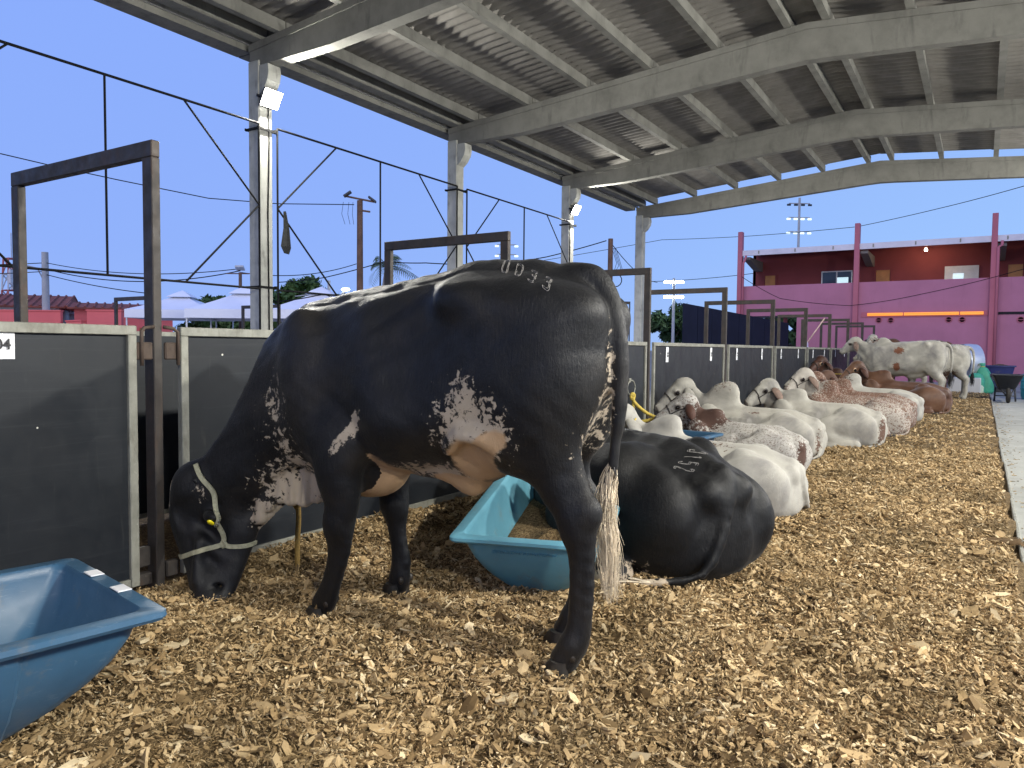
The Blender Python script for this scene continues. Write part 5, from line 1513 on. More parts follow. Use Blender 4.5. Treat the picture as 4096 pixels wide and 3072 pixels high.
def lying(name, label, loc, rz, mat, sc=1.0, hump=(.17, .13), head=((1.52, .0, .74), (.75, .45, -.5)), tail=1, earmat=None, eyes=True, res=.02, patchf=None,
          low=1.0, group='cattle along the black fence', cat='cow', halter=True, tailhair='d', neckup=0., curl=0., black=False, fall=.0, noears=False, hk=0.):
    """animal lying with folded legs. local x: rump to head, +y: the side towards the aisle walker"""
    P, d = np.array(head[0], float), np.array(head[1], float)
    f = Field((-.16, -.62, -.02), (max(2.15, P[0] + .55), .66, 1.25), res / sc)
    T = lambda z_: z_ * low
    f.torso([(.0, T(.34), .06, .13, 0), (.07, T(.42), .0, .24, 0), (.18, T(.485), .0, .31, 0), (.34, T(.525), .0, .33, 0), (.55, T(.52), .0, .345, 0), (.80, T(.535), .0, .355, 0),
             (1.0, T(.555), .0, .33, 0), (1.18, T(.575), .0, .28, .0), (1.34, T(.55), .05, .22, .02), (1.47, T(.50), .14, .15, .03)], k=.05, p=2.35, pear=.30)
    f.chain([(.10, 0, T(.43)), (.36, 0, T(.495)), (.8, 0, T(.505)), (1.15, 0, T(.545))], [.045, .045, .045, .06], .09)
    for s_ in (-1, 1):
        f.ell((.39, s_ * .20, T(.485)), (.075, .055, .05), .08)                   # hooks
        f.cone((.39, s_ * .185, T(.465)), (.07, s_ * .10, T(.37)), .045, .04, .09)
        f.ell((.034, s_ * .10, T(.365)), (.042, .04, .045), .09)                   # pins
        f.ell((.62, s_ * .335, T(.45)), (.13, .085, .11), .09, cut=True)           # flank hollow
        f.ell((1.20, s_ * .215, T(.37)), (.15, .095, .23), .055, (0, 14, 0))       # shoulder
        for j in range(5):
            xx = .76 + .065 * j
            f.cone((xx + .03, s_ * .335, T(.20)), (xx - .02, s_ * .255, T(.43)), .020, .012, .045)
        for j in range(4):                                                         # loose folds of the neck
            f.cone((1.26 + .05 * j, s_ * (.135 - .012 * j), T(.52)), (1.32 + .045 * j, s_ * (.11 - .01 * j), T(.24)), .018, .026, .03)
    # folded hind leg on the near side: haunch, stifle, hock lying on the bedding
    f.ell((.27, .265, T(.25)), (.27, .145, .245), .06, (0, 10, 8))
    f.chain([(.38, .30, T(.29 + hk * .08)), (.58, .39, T(.26 + hk * .09))], [.165, .13], .07 - .02 * hk)
    f.chain([(.63, .42, .24), (.45, .47, .10), (.20, .45, .07)], [.095, .065, .055], .06)
    f.chain([(.20, .45, .07), (.42, .53, .045), (.60, .56, .04)], [.055, .042, .045], .04)
    f.ell((.25, -.26, T(.22)), (.25, .13, .21), .10)
    f.ell((.70, .0, .16), (.5, .37, .17), .12)                                     # belly spread on the ground
    # folded fore leg
    f.chain([(1.16, .25, T(.26)), (1.40, .30, .17), (1.46, .30, .10)], [.10, .075, .065], .06)
    f.chain([(1.46, .30, .07), (1.24, .34, .05), (1.10, .35, .04)], [.055, .042, .04], .05)
    f.chain([(1.2, -.2, T(.25)), (1.44, -.22, .13)], [.1, .075], .06)
    if hump:
        f.ell((1.13, 0, T(.575) + hump[1] * .35), (hump[0], .085, hump[1]), .08, (0, -8, 0))
        f.ell((1.06, 0, T(.60) + hump[1] * .75), (hump[0] * .55, .065, hump[1] * .55), .06)
    # neck to the poll
    b0 = np.array((1.22, .0, T(.42))); b1 = P - np.array((.04, 0, .05))
    mid = (b0 + b1) / 2 + np.array((.05, 0, -.02 + neckup))
    nlat = np.cross(b1 - b0, (0, 0, 1)); nlat = nlat / np.linalg.norm(nlat)
    f.chain([b0, mid, b1], [.215, .150, .105], .09, (nlat, .68))
    f.chain([(1.36, .0, .24), tuple(mid + np.array((.06, 0, -.16))), tuple(b1 + np.array((.05, 0, -.12)))], [.10, .07, .04], .07, (nlat, .4))
    A, d, u_, lat = head_parts(f, P, d, 1.0, np.cross(d, (0, 0, 1)), gir=not black)
    if tail:
        ty = .20 * tail
        f.chain([(.06, 0, T(.43)), (.01, .01 * tail, T(.38)), (-.022, ty * .3, T(.24)), (-.02, ty * .9, .08), (.10, ty + .19 * tail, .045)], [.045, .028, .021, .019, .017], .045)
    V, Q = f.mesh(2); V = undulate(V, Q, .003)
    pm = np.full(len(V), -3.0)
    if patchf is not None: pm = patchf(V, A)
    root = thing(name, label, cat, loc, rz, group)
    root.scale = (sc, sc, sc)
    b = skin_object('body', V, Q, mat, {'patch': pm, 'skin': face_skin(V, A) if not black else np.full(len(V), -3.0)}, root)
    em = earmat or mat
    if not noears: ears(root, A, lat, 1.0, em, drop=.9 if not black else .35, L=.27 if not black else .2)
    if eyes:
        for s_ in (-1, 1):
            m = MB(); m.lathe([(.001, -.026), (.020, -.018), (.027, 0), (.020, .018), (.001, .026)], tuple(A(.148, .014, s_ * .096)), 12, 2)
            m.build('eye', M_EYE, root, smooth=True)
    if halter:
        bv_ = BVHTree.FromObject(b, bpy.context.evaluated_depsgraph_get())
        pts = []
        for k in range(17):
            t = 2 * math.pi * k / 16
            p = Vector(tuple(A(.27, -.045 + .16 * math.cos(t), .14 * math.sin(t))))
            q = bv_.find_nearest(p); pts.append(tuple(q[0] + q[1] * .006))
        m = MB(); m.tube(pts, .008, 5)
        for s_ in (-1, 1):
            c = []
            for t in np.linspace(0, 1, 8):
                q = bv_.find_nearest(Vector(tuple(A(.27 - .30 * t, -.05 + .02 * t, s_ * .14)))); c.append(tuple(q[0] + q[1] * .006))
            m.tube(c, .007, 5)
        m.build('halter', M_DARKHALTER if not isinstance(halter, bpy.types.Material) else halter, root, smooth=True)
    if tail and tailhair:
        tailhair = M_DARKHAIR if tailhair == 'd' else tailhair
        ty = .20 * tail
        hair_tuft('tail_switch', None, [(.08, ty + .17 * tail, .05), (.18, ty + .26 * tail, .045), (.27, ty + .29 * tail, .03)], (.014, .014, .008), 60, tailhair, root, .004, 5)
    return root, b, A

def skin_at(V, A): return np.full(len(V), -3.0)
# coats
C_WHITE = (.375, .36, .32)
M_WHITE = coat('white_coat', C_WHITE, (.11, .06, .042), skin=(.11, .095, .09), nscale=34, rough=.75, mott=.12, mscale=4, speck=((.26, .18, .12), 42, .72, .78), stain=((.25, .24, .225), 2.8, .46, .70), sheen=.05)
M_WHITE2 = coat('cream_coat', (.335, .32, .28), (.11, .06, .042), skin=(.10, .088, .082), nscale=30, rough=.75, mott=.16, mscale=5, speck=((.20, .15, .12), 30, .72, .76), stain=((.205, .195, .18), 2.6, .46, .68), sheen=.05)
M_WHITE3 = coat('spotted_white_coat', (.335, .32, .28), (.16, .06, .03), skin=(.10, .088, .082), nscale=30, namp=.5, rough=.75, mott=.16, mscale=5, stain=((.20, .19, .18), 2.8, .46, .68), sheen=.05)
M_ROAN = coat('speckled_coat', (.37, .355, .325), (.08, .042, .031), skin=(.10, .088, .082), nscale=26, rough=.75, mott=.2, mscale=7, speck=((.15, .115, .10), 50, .52, .62), stain=((.24, .23, .22), 3, .5, .75), namp=1.1, sheen=.05)
M_REDROAN = coat('red_roan_coat', (.135, .068, .045), (.37, .34, .30), skin=(.10, .08, .075), nscale=44, rough=.72, mott=.25, mscale=6, speck=((.36, .31, .27), 60, .54, .64), namp=1.2, stain=((.10, .045, .028), 4, .5, .7), sheen=.05)
M_BROWN = coat('brown_coat', (.085, .038, .021), (.4, .42, .35), nscale=34, rough=.55, mott=.35, mscale=4, stain=((.145, .075, .042), 3, .5, .75))
M_DKBROWN = coat('dark_brown_coat', (.055, .022, .014), (.10, .04, .02), nscale=20, rough=.6, mott=.4, mscale=6)
M_BLACK2 = coat('black_coat_dusty', (.0036, .0038, .0048), (.42, .34, .25), nscale=26, rough=.56, mott=.4, mscale=3, sheen=.03, spec=.27, stain=((.0085, .008, .0075), 2.4, .5, .75))

def P_speck(*regs):
    def fn(V, A):
        pm = np.full(len(V), -3.0)
        for c, r, s_ in regs: pm = np.maximum(pm, blob(V, c, r) * max(s_, .7) - (.45 if s_ < .6 else 0))
        return pm
    return fn

# black one, nearest, seen over its rump
root, b, A = lying('lying_cow', 'black animal lying behind the standing cow with numbers branded on its rump', (-1.07, 3.82, -.02), R_(180 - 27), M_BLACK2, 1.2,
                   hump=(.16, .05), head=((1.50, -.25, .50), (.8, -.5, -.35)), tail=1, black=True, tailhair=M_PALEHAIR, res=.018, halter=False, eyes=False, hk=1.3, low=1.1,
                   patchf=P_speck(((.30, .50, .04), (.17, .10, .05), 1.2), ((.05, .42, .06), (.16, .09, .06), 1.0)))
bv2 = BVHTree.FromObject(b, bpy.context.evaluated_depsgraph_get())
brand(root, bv2, '0152', (.20, .06, .60), (-.10, .55, -.83), (-.8, -.6, .0), (.30, -.55, -.78), h=.075, gap=.046, squash=.60, r=.0015, seed=5)

lying('lying_cow', 'clean white cow lying just beyond the black animal, small brown speckles near its spine', (-1.08, 5.62, -.02), R_(180 - 4), M_WHITE, .93,
      hump=(.14, .12), head=((1.50, .06, .72), (.35, .62, -.60)), tail=-1, patchf=P_speck(((.72, .10, .53), (.22, .12, .06), .5)), halter=M_YELLOWROPE, noears=False)
lying('lying_cow', 'speckled grey and white cow with reddish brown neck and hump, curled brown tail', (-1.42, 7.55, -.02), R_(180 - 10), M_ROAN, .86,
      hump=(.16, .08), head=((1.42, .06, .76), (.72, .55, -.42)), tail=1, earmat=M_DKBROWN,
      patchf=P_speck(((1.15, 0, .58), (.26, .28, .20), 1.5), ((1.25, .12, .35), (.2, .25, .3), .9), ((-.03, .08, .25), (.06, .09, .2), 1.2)))
lying('lying_cow', 'large white cow with tall rounded hump lying against the fence behind the speckled one', (-1.47, 8.75, -.02), R_(180 - 6), M_WHITE2, 1.0,
      hump=(.20, .19), head=((1.62, .0, .76), (.62, .55, -.55)), tail=1,
      patchf=P_speck(((1.1, .0, .80), (.15, .13, .09), .22), ((.70, .16, .52), (.07, .05, .03), 1.3), ((.0, .12, .2), (.05, .06, .2), .5)))
lying('lying_cow', 'cream white cow with dark tail tip, between the large white and the red roan cow', (-1.02, 10.35, -.02), R_(180 - 8), M_WHITE2, .98,
      hump=(.17, .10), head=((1.45, .05, .74), (.50, .75, -.45)), tail=1, earmat=M_EARGREY, tailhair=M_DARKHAIR,
      patchf=P_speck(((1.02, .27, .35), (.06, .1, .05), 1.2), ((-.03, .08, .2), (.05, .08, .18), .6)))
lying('lying_cow', 'red roan cow speckled all over with white, pale face turned to the aisle', (-.86, 12.0, -.02), R_(180 - 6), M_REDROAN, 1.0,
      hump=(.18, .14), head=((1.42, .05, .84), (.45, .75, -.45)), tail=1, earmat=M_EARGREY,
      patchf=lambda V, A: np.maximum(blob(V, A(.15), (.36, .3, .3)) * 2.0, blob(V, (.35, .3, .25), (.5, .3, .25)) * .55))
lying('lying_cow', 'brown and white roan cow with a plain brown hump, lying behind the red roan one', (-.86, 13.3, -.02), R_(180 - 4), M_REDROAN, 1.0,
      hump=(.20, .13), head=((1.48, .0, .76), (.5, .7, -.45)), tail=0, earmat=M_DKBROWN, patchf=P_speck(((.2, .2, .3), (.4, .4, .3), .35)), res=.024)
lying('lying_cow', 'white speckled animal with a rounded pale hump in front of the plain brown one', (-.84, 14.6, -.02), R_(180 - 4), M_WHITE, 1.02,
      hump=(.17, .16), head=((1.50, .05, .74), (.5, .7, -.45)), tail=0, earmat=M_DKBROWN, res=.024, patchf=lambda V, A: blob(V, A(.1), (.4, .4, .35)) * 2.2)
lying('lying_cow', 'glossy plain brown cow lying with its black tail curled round its rump', (-.50, 16.7, -.02), R_(180 - 10), M_BROWN, 1.12,
      hump=(.20, .12), head=((1.50, .05, .80), (.5, .7, -.45)), tail=1, earmat=M_DKBROWN, tailhair=M_DARKHAIR, res=.024)
lying('lying_cow', 'dark brown animal lying close to the fence beneath the standing white cow', (-1.55, 18.0, -.02), R_(180 - 4), M_DKBROWN, 1.12,
      hump=(.18, .12), head=((1.36, .05, .88), (.3, .85, -.35)), tail=0, res=.026)
lying('lying_cow', 'white cow with pale face lying at the fence behind the roan ones', (-1.75, 13.9, -.02), R_(180 - 2), M_WHITE, .9,
      hump=(.15, .10), head=((1.02, .10, .86), (.55, .7, -.4)), tail=0, earmat=M_EARGREY, res=.024)

# ------------------------------------------------------------------ animals standing at the far end of the bed
def standing(label, loc, rz, mat, sc=1.0, res=.026, head=((1.92, .0, 1.40), (.80, .25, -.50)), patchf=None, earmat=None, hump=.12, hooves=True):
    f = Field((-.2, -.45, -.02), (2.45, .45, 1.75), res)
    f.torso([(.0, 1.22, 1.0, .10, 0), (.06, 1.36, .88, .20, 0), (.18, 1.44, .76, .25, 0), (.35, 1.46, .70, .26, 0), (.55, 1.45, .66, .27, 0), (.8, 1.42, .60, .30, 0), (1.05, 1.40, .60, .30, 0),
             (1.3, 1.38, .60, .27, 0), (1.5, 1.34, .60, .21, 0), (1.62, 1.24, .68, .14, 0)], k=.05)
    f.ell((1.38, 0, 1.40), (.17, .09, hump), .08)
    for s_ in (-1, 1):
        f.ell((.42, s_ * .2, 1.36), (.07, .06, .07), .08)
        f.ell((.26, s_ * .155, .98), (.23, .12, .33), .055)
        f.ell((1.40, s_ * .18, .98), (.17, .1, .32), .055)
        f.ell((.66, s_ * .33, 1.18), (.13, .085, .14), .09, cut=True)
        for j in range(5): f.cone((.86 + .07 * j, s_ * .285, .80), (.83 + .07 * j, s_ * .255, 1.22), .02, .012, .05)
        f.chain([(.30, s_ * .15, .80), (.19, s_ * .15, .62), (.10, s_ * .15, .52), (.11, s_ * .15, .38), (.115, s_ * .15, .14), (.15, s_ * .15, .03)], [.15, .095, .068, .05, .05, .06], .05)
        f.chain([(1.36, s_ * .16, .75), (1.37, s_ * .16, .45), (1.36, s_ * .16, .36), (1.36, s_ * .16, .12), (1.39, s_ * .16, .03)], [.12, .07, .055, .046, .06], .05)
    f.chain([(.75, 0, .62), (.55, 0, .64), (.4, 0, .72)], [.09, .07, .07], .08)
    P = np.array(head[0])
    f.chain([(1.42, 0, 1.08), tuple((np.array((1.42, 0, 1.08)) + P) / 2 + np.array((.03, 0, -.02))), tuple(P - np.array((.05, 0, .06)))], [.25, .17, .11], .09, ((0, 1, 0), .6))
    f.chain([(1.5, 0, .80), (1.72, 0, .98), tuple(P - np.array((-.02, 0, .18)))], [.09, .07, .04], .07, ((0, 1, 0), .35))
    A, d, u_, lat = head_parts(f, P, head[1], 1.0, np.cross(head[1], (0, 0, 1)))
    f.chain([(.08, 0, 1.38), (-.04, 0, 1.30), (-.085, 0, 1.05), (-.07, 0, .70)], [.045, .035, .03, .02], .03)
    V, Q = f.mesh(2); V = undulate(V, Q, .004)
    root = thing('standing_cow', label, 'cow', loc, rz, 'cattle along the black fence'); root.scale = (sc,) * 3
    skin_object('body', V, Q, mat, {'patch': patchf(V, A) if patchf else np.full(len(V), -3.), 'skin': face_skin(V, A)}, root)
    ears(root, A, lat, 1.0, earmat or mat)
    for s_ in (-1, 1):
        m = MB(); m.lathe([(.001, -.02), (.016, -.012), (.022, 0), (.016, .012), (.001, .02)], tuple(A(.148, .014, s_ * .098)), 10, 2); m.build('eye', M_EYE, root, smooth=True)
    m = MB(); m.ell = None
    m.lathe([(.0, -.03), (.03, -.02), (.04, .0), (.03, .02), (.0, .03)], tuple(A(.455, -.035)), 10, 2); m.build('nose', M_NOSE, root, smooth=True)
    hair_tuft('tail_switch', None, [(-.07, 0, .72), (-.065, 0, .55), (-.06, 0, .32)], (.018, .018, .0), 50, M_DARKHAIR, root, .005, 8)
    bt = BVHTree.FromObject(bpy.data.objects[root.children[0].name], bpy.context.evaluated_depsgraph_get()) if False else None
    return root
standing('white cow with two round brown spots standing with its head raised over the fence', (-.68, 20.4, 0), R_(180 - 5), M_WHITE3, 1.02, head=((1.98, .0, 1.42), (.80, .10, -.52)), earmat=M_EARGREY,
         patchf=P_speck(((.98, .29, 1.22), (.10, .14, .095), .8), ((1.02, .30, .82), (.08, .14, .10), .8), ((1.5, 0, 1.45), (.15, .2, .1), .2)))
standing('smaller white cow standing beside the metal drum fan, seen from behind the spotted one', (-.25, 22.6, 0), R_(180 + 12), M_WHITE2, .97, head=((1.85, -.1, .85), (.6, 0, -.8)),
         patchf=P_speck(((.4, .0, 1.47), (.25, .2, .06), .5), ((.5, .0, .68), (.2, .25, .12), .9)))
standing('pale cow whose face shows above the back of the spotted white cow', (-1.15, 22.2, 0), R_(180 + 4), M_WHITE2, 1.02, head=((1.30, .12, 1.50), (.35, .85, -.3)), patchf=P_speck(((1.3, 0, 1.4), (.4, .3, .15), .6)))
standing('brown cow whose back just shows above the spotted white cow', (-.75, 24.3, 0), R_(180), M_BROWN, 1.06, head=((1.9, 0, 1.2), (.8, 0, -.55)), hump=.10)
# ------------------------------------------------------------------ feed troughs
def plastic(name, col, rough=.36, scuff=(.5, .55, .55)):
    N = NT(name); v = N.coord()
    c = N.ramp(N.noise(v, 2.2, 5, .6), [(.3, tuple(k * .8 for k in col)), (.7, tuple(k * 1.15 for k in col))])
    sc_ = N.noise(N.coord('Object', (3, 3, 14)), 3.5, 6, .75, 1.2)
    c = N.mix(N.maprange(sc_, .60, .78, 0, .55), c, tuple(.5 * a + .5 * b for a, b in zip(col, scuff)))
    c = N.mix(N.maprange(N.noise(v, 5, 6, .75), .56, .76, 0, .6), c, (.20, .16, .10))      # dried feed dust
    N.set(c, N.maprange(N.noise(v, 8, 5), .3, .7, rough - .06, rough + .2), 0, .5); N.bump(N.noise(v, 22, 5, .65), .12, .004); return N.m
M_TBLUE = plastic('blue_plastic', (.036, .10, .18))
M_TLIGHT = plastic('light_blue_plastic', (.10, .275, .36), .42)
def rrect(l, w, r, n=6):
    P = []
    for cx, cy, a0 in ((l / 2 - r, w / 2 - r, 0), (-l / 2 + r, w / 2 - r, 90), (-l / 2 + r, -w / 2 + r, 180), (l / 2 - r, -w / 2 + r, 270)):
        for k in range(n): a = R_(a0 + 90 * k / (n - 1)); P.append((cx + r * math.cos(a), cy + r * math.sin(a)))
    return P
def trough(label, loc, rz, L, W, H, mat, tilt=(0, 0), inset=(.24, .20), feed=None, text=False, flutes=True):
    t = thing('feed_trough', label, 'trough', loc, 0, 'plastic feed troughs')
    t.rotation_euler = (R_(tilt[0]), R_(tilt[1]), R_(rz))
    def ring(u, off=0., z=None, rr=None):
        k = (1 - u) ** 1.9                                   # walls swing in towards a rounded bottom
        l, w = L - 2 * inset[0] * k - 2 * off, W - 2 * inset[1] * k - 2 * off
        P = rrect(l, w, max(.012, .05 + .10 * (1 - u) - off), 7)
        return [(x, y, u * H if z is None else z) for x, y in P]
    m = MB()
    us = [0, .03, .10, .2, .35, .5, .65, .8, .93]
    out = [ring(u) for u in us]; inn = [ring(u, .010, max(u * H, .012)) for u in us]
    def full(off, z, r=.03): return [(x, y, z) for x, y in rrect(L + 2 * off, W + 2 * off, r, 7)]
    rim = [full(0, H * .93, .05), full(.045, H * .94), full(.052, H * .965), full(.050, H * 1.0), full(.040, H * 1.012), full(.0, H * 1.006, .035), full(-.008, H * .985, .035)]
    m.loft(out + rim + inn[::-1], cap0=True, cap1=True)
    m.build('tub', mat, t, smooth=True, auto=38)
    if flutes:
        for s_ in (-1, 1):
            for k in range(3):
                fm = MB()
                x = (-.25 + .25 * k) * L * .9
                r_ = []
                for u in (.05, .2, .4, .6, .8, .92):
                    kk = (1 - u) ** 1.9; w = W - 2 * inset[1] * kk
                    q = .045 * (.6 + .4 * u); y0 = s_ * (w / 2 - .004); y1 = s_ * (w / 2 + .012)
                    r_.append([(x - q, y0, u * H), (x - q * .6, y1, u * H), (x + q * .6, y1, u * H), (x + q, y0, u * H)])
                fm.loft(r_); fm.build('side_rib', mat, t, smooth=True, auto=30)
    if feed:
        z = H * feed; kk = (1 - feed) ** 1.9
        P2 = rrect(L - 2 * inset[0] * kk - .03, W - 2 * inset[1] * kk - .03, .06, 7)
        fm = MB(); rg2 = random.Random(3)
        R0 = [[(x * s_ , y * s_, z + (1 - s_) * .03 + rg2.uniform(-.006, .006)) for x, y in P2] for s_ in (1, .8, .6, .4, .2, .05)]
        fm.loft(R0, cap0=False); fm.build('leftover_feed', M_FINES, t, smooth=True)
    return t
def cornered(label, corner, a, b, L, W, H, zrim, mat, **k):
    """trough whose rim corner stands at `corner`, length along direction a, width along direction b"""
    a = Vector((*a, 0)).normalized(); b = Vector((*b, 0)); b = (b - a * b.dot(a)).normalized()
    c = Vector((*corner, 0)) + a * L / 2 + b * W / 2
    return trough(label, (c.x, c.y, zrim - H), math.degrees(math.atan2(a.y, a.x)), L, W, H, mat, **k)
tr = cornered('large blue plastic trough at the lower left, standing against the first fence panel', (-2.03, 1.235), (-.17, -.985), (-.985, .17), 1.25, .69, .42, .43, M_TBLUE, inset=(.34, .285))
for u in (.33, .66):
    m = MB(); m.box((-.625 - .022, (u - .5) * .69, .4275), (.042, .07, .004), bev=.0015); m.build('white_tape', M_PAPER, tr)
lt = trough('light blue trough behind the black cow\'s hind legs, raised lettering on its end', (-1.977, 3.607, .017), 108, 1.265, .65, .40, M_TLIGHT, tilt=(0, -9.2), inset=(.20, .19), feed=.42, flutes=False)
# raised mirrored lettering and a bull's head on the end facing the aisle
def emboss(txt, size, y, z, depth=.004):
    cu = bpy.data.curves.new('raised_lettering', 'FONT'); cu.body = txt; cu.size = size; cu.align_x = 'CENTER'; cu.extrude = depth
    o = bpy.data.objects.new('tmp', cu); COL.objects.link(o)
    me = bpy.data.meshes.new_from_object(o.evaluated_get(bpy.context.evaluated_depsgraph_get())); bpy.data.objects.remove(o)
    me.materials.append(M_TLIGHT); o = link(bpy.data.objects.new('raised_lettering', me), lt)
    u = z / .40; k = (1 - u) ** 1.9; x = -(1.265 / 2 - .20 * k) - .001
    sl = -math.atan2(.20 * 1.9 * (1 - u) ** .9, .40)
    o.matrix_local = Matrix.Translation((x, y, z)) @ Matrix.Rotation(sl, 4, 'Y') @ Matrix(((0, 0, -1, 0), (1, 0, 0, 0), (0, 1, 0, 0), (0, 0, 0, 1)))
    return o
emboss('CONFECCIONADO EM POLIETILENO', .019, 0.02, .315); 
m = MB()
for s_ in (-1, 1):
    m.tube([(0, s_ * .015, .0), (0, s_ * .055, .005), (0, s_ * .075, .03), (0, s_ * .07, .05)], [.007, .008, .005, .002], 6)
    m.tube([(0, s_ * .02, -.005), (0, s_ * .045, -.022), (0, s_ * .02, -.02)], .004, 5)
    m.tube([(0, s_ * .022, -.0), (0, s_ * .022, -.03), (0, s_ * .012, -.075), (0, 0, -.085)], .005, 6)
m.tube([(0, -.022, .0), (0, .022, .0)], .006, 6)
o = m.build('raised_bull_head', M_TLIGHT, lt, smooth=True); o.matrix_local = Matrix.Translation((-.592, .02, .24)) @ Matrix.Rotation(R_(-24), 4, 'Y') @ Matrix.Scale(.45, 4, (1, 0, 0))
trough('dark blue trough half hidden between the white cow\'s hump and the speckled cow', (-2.52, 6.50, .0), 84, 1.25, .66, .40, M_TBLUE, inset=(.30, .22), flutes=False)

# ropes
def rope(name, label, pts, r, mat, cat='rope', knot=None, parent=None):
    t = thing(name, label, cat, pts[-1])
    m = MB(); P = []
    pts = [Vector(p) for p in pts]
    for i in range(len(pts) - 1):
        for k in range(6):
            u = k / 6; p0, p1, p2, p3 = pts[max(i - 1, 0)], pts[i], pts[i + 1], pts[min(i + 2, len(pts) - 1)]
            P.append(.5 * ((2 * p1) + (p2 - p0) * u + (2 * p0 - 5 * p1 + 4 * p2 - p3) * u * u + (3 * p1 - p0 - 3 * p2 + p3) * u ** 3))
    P.append(pts[-1]); P = [p - pts[-1] for p in P]
    m.tube(P, r, 7); m.build('strand', mat, t, smooth=True)
    if knot:
        m = MB(); c = Vector(knot) - pts[-1]
        for a in range(3):
            m.tube([tuple(c + Vector((.016 * math.cos(w), .014 * math.sin(w + a), .022 * math.sin(w) + .012 * (a - 1)))) for w in np.linspace(0, 6.28, 9)], r * .9, 6)
        m.build('knot', mat, t, smooth=True)
    return t
rope('lead_rope', 'ochre rope with a knot hanging behind the cow\'s dewlap to the bedding', [(-3.05, 2.72, .62), (-3.045, 2.72, .50), (-3.05, 2.715, .40), (-3.035, 2.71, .30), (-3.045, 2.71, .16), (-3.035, 2.70, .03)], .014, M_OCHREROPE, knot=(-3.045, 2.715, .38))
t = thing('tether_ring', 'steel ring on the fence with a yellow rope, just past the cow\'s tail', 'ring', (-3.40, 7.95, .76))
m = MB(); m.tube([(.01 + .01 * math.cos(a), .085 * math.cos(a), .085 * math.sin(a)) for a in np.linspace(0, 6.28, 25)], .008, 7); m.build('steel_ring', M_GALV, t, smooth=True)
m = MB(); m.box((-.008, 0, .085), (.016, .05, .05), bev=.004); m.build('ring_plate', M_GALV, t)
rope('tether_rope', 'yellow rope tied to the steel ring and drooping over the black animal', [(-3.37, 7.95, .68), (-3.36, 7.97, .60), (-3.25, 8.05, .48), (-3.1, 8.15, .40), (-2.9, 8.2, .36)], .020, M_YELLOWROPE, knot=(-3.37, 7.95, .66))
rope('tether_rope', 'yellow rope end hanging straight below the steel ring', [(-3.37, 7.97, .66), (-3.375, 7.99, .45), (-3.37, 8.0, .10)], .016, M_YELLOWROPE)
rope('tether_rope', 'yellow rope under the chin of the nearest white cow with two visible eyes', [(-2.72, 7.72, .66), (-2.78, 7.75, .56), (-2.85, 7.72, .50), (-3.1, 7.6, .42), (-3.40, 7.5, .40)], .018, M_YELLOWROPE, knot=(-2.80, 7.74, .54))
rope('tether_rope', 'thin straw coloured cord stretched inside the light blue trough', [(-1.98, 3.70, .62), (-1.86, 3.62, .52), (-1.74, 3.55, .43)], .007, M_YELLOWROPE)
rope('tether_rope', 'thin yellow cord stretched to the fence in front of the dark brown head', [(-2.05, 17.6, .72), (-2.7, 17.7, .70), (-3.4, 17.8, .72)], .010, M_YELLOWROPE)
# pole of a broom leaning behind the fence
t = thing('broom', 'broom with a pale handle and lilac bristles leaning on the fence against the purple wall', 'broom', (-4.0, 21.2, 1.30), 0)
m = MB(); m.tube([(0, 0, .10), (.42, .1, .78)], .016, 7); m.build('handle', plain('pale_broom_handle', (.55, .40, .36), .6, bump=0), t, smooth=True)
m = MB(); m.loft([[(-.03, -.03, .14), (.03, -.03, .14), (.03, .03, .14), (-.03, .03, .14)], [(-.14, -.04, -.10), (.06, -.04, -.10), (.06, .04, -.10), (-.14, .04, -.10)]]); m.build('bristles', plain('lilac_bristles', (.42, .38, .65), .8, var=.3, scale=30), t)

# ------------------------------------------------------------------ things at the far end of the aisle
t = thing('wheelbarrow', 'black wheelbarrow seen from its front wheel on the pale aisle', 'wheelbarrow', (.56, 22.7, -.048), R_(4))
m = MB()
r0 = [(x * 1.0, y, z) for x, y, z in []]
def rect(w, l, yo, z, r=.05): return [(x, y + yo, z) for x, y in rrect(w, l, r, 5)]
m.loft([rect(.34, .42, .05, .33), rect(.46, .60, .06, .47), rect(.60, .80, .06, .64), rect(.64, .86, .06, .685), rect(.70, .92, .06, .685), rect(.70, .92, .06, .70), rect(.64, .86, .06, .705), rect(.56, .76, .06, .60), rect(.32, .40, .05, .36)])
M_BARROW = plain('black_plastic_tray', (.014, .016, .022), .45, var=.3, scale=5)
m.build('tray', M_BARROW, t, smooth=True, auto=40)
m = MB(); m.lathe([(.0, -.035), (.10, -.035), (.165, -.04), (.185, -.02), (.185, .02), (.165, .04), (.10, .035), (.0, .035)], (0, -.42, .185), 22, 0); m.build('wheel', plain('tyre', (.02, .018, .016), .85, bump=0), t, smooth=True, auto=40)
for s_ in (-1, 1):
    m = MB(); m.tube([(s_ * .05, -.42, .185), (s_ * .12, -.2, .30), (s_ * .20, .4, .36), (s_ * .27, .95, .62)], .018, 7); m.build('frame_tube', M_FIXT, t, smooth=True)
    m = MB(); m.tube([(s_ * .21, .36, .36), (s_ * .23, .30, .0)], .022, 7); m.build('leg', M_FIXT, t, smooth=True)
    m = MB(); m.tube([(s_ * .26, .90, .60), (s_ * .275, 1.0, .645)], .024, 7); m.build('grip', M_BARROW, t, smooth=True)
m = MB(); m.tube([(-.23, .31, .14), (.23, .31, .14)], .016, 6); m.build('leg_brace', M_FIXT, t)
M_SACK = plain('green_woven_sack', (.06, .36, .22), .6, var=.3, scale=6, bump=.3, bscale=90)
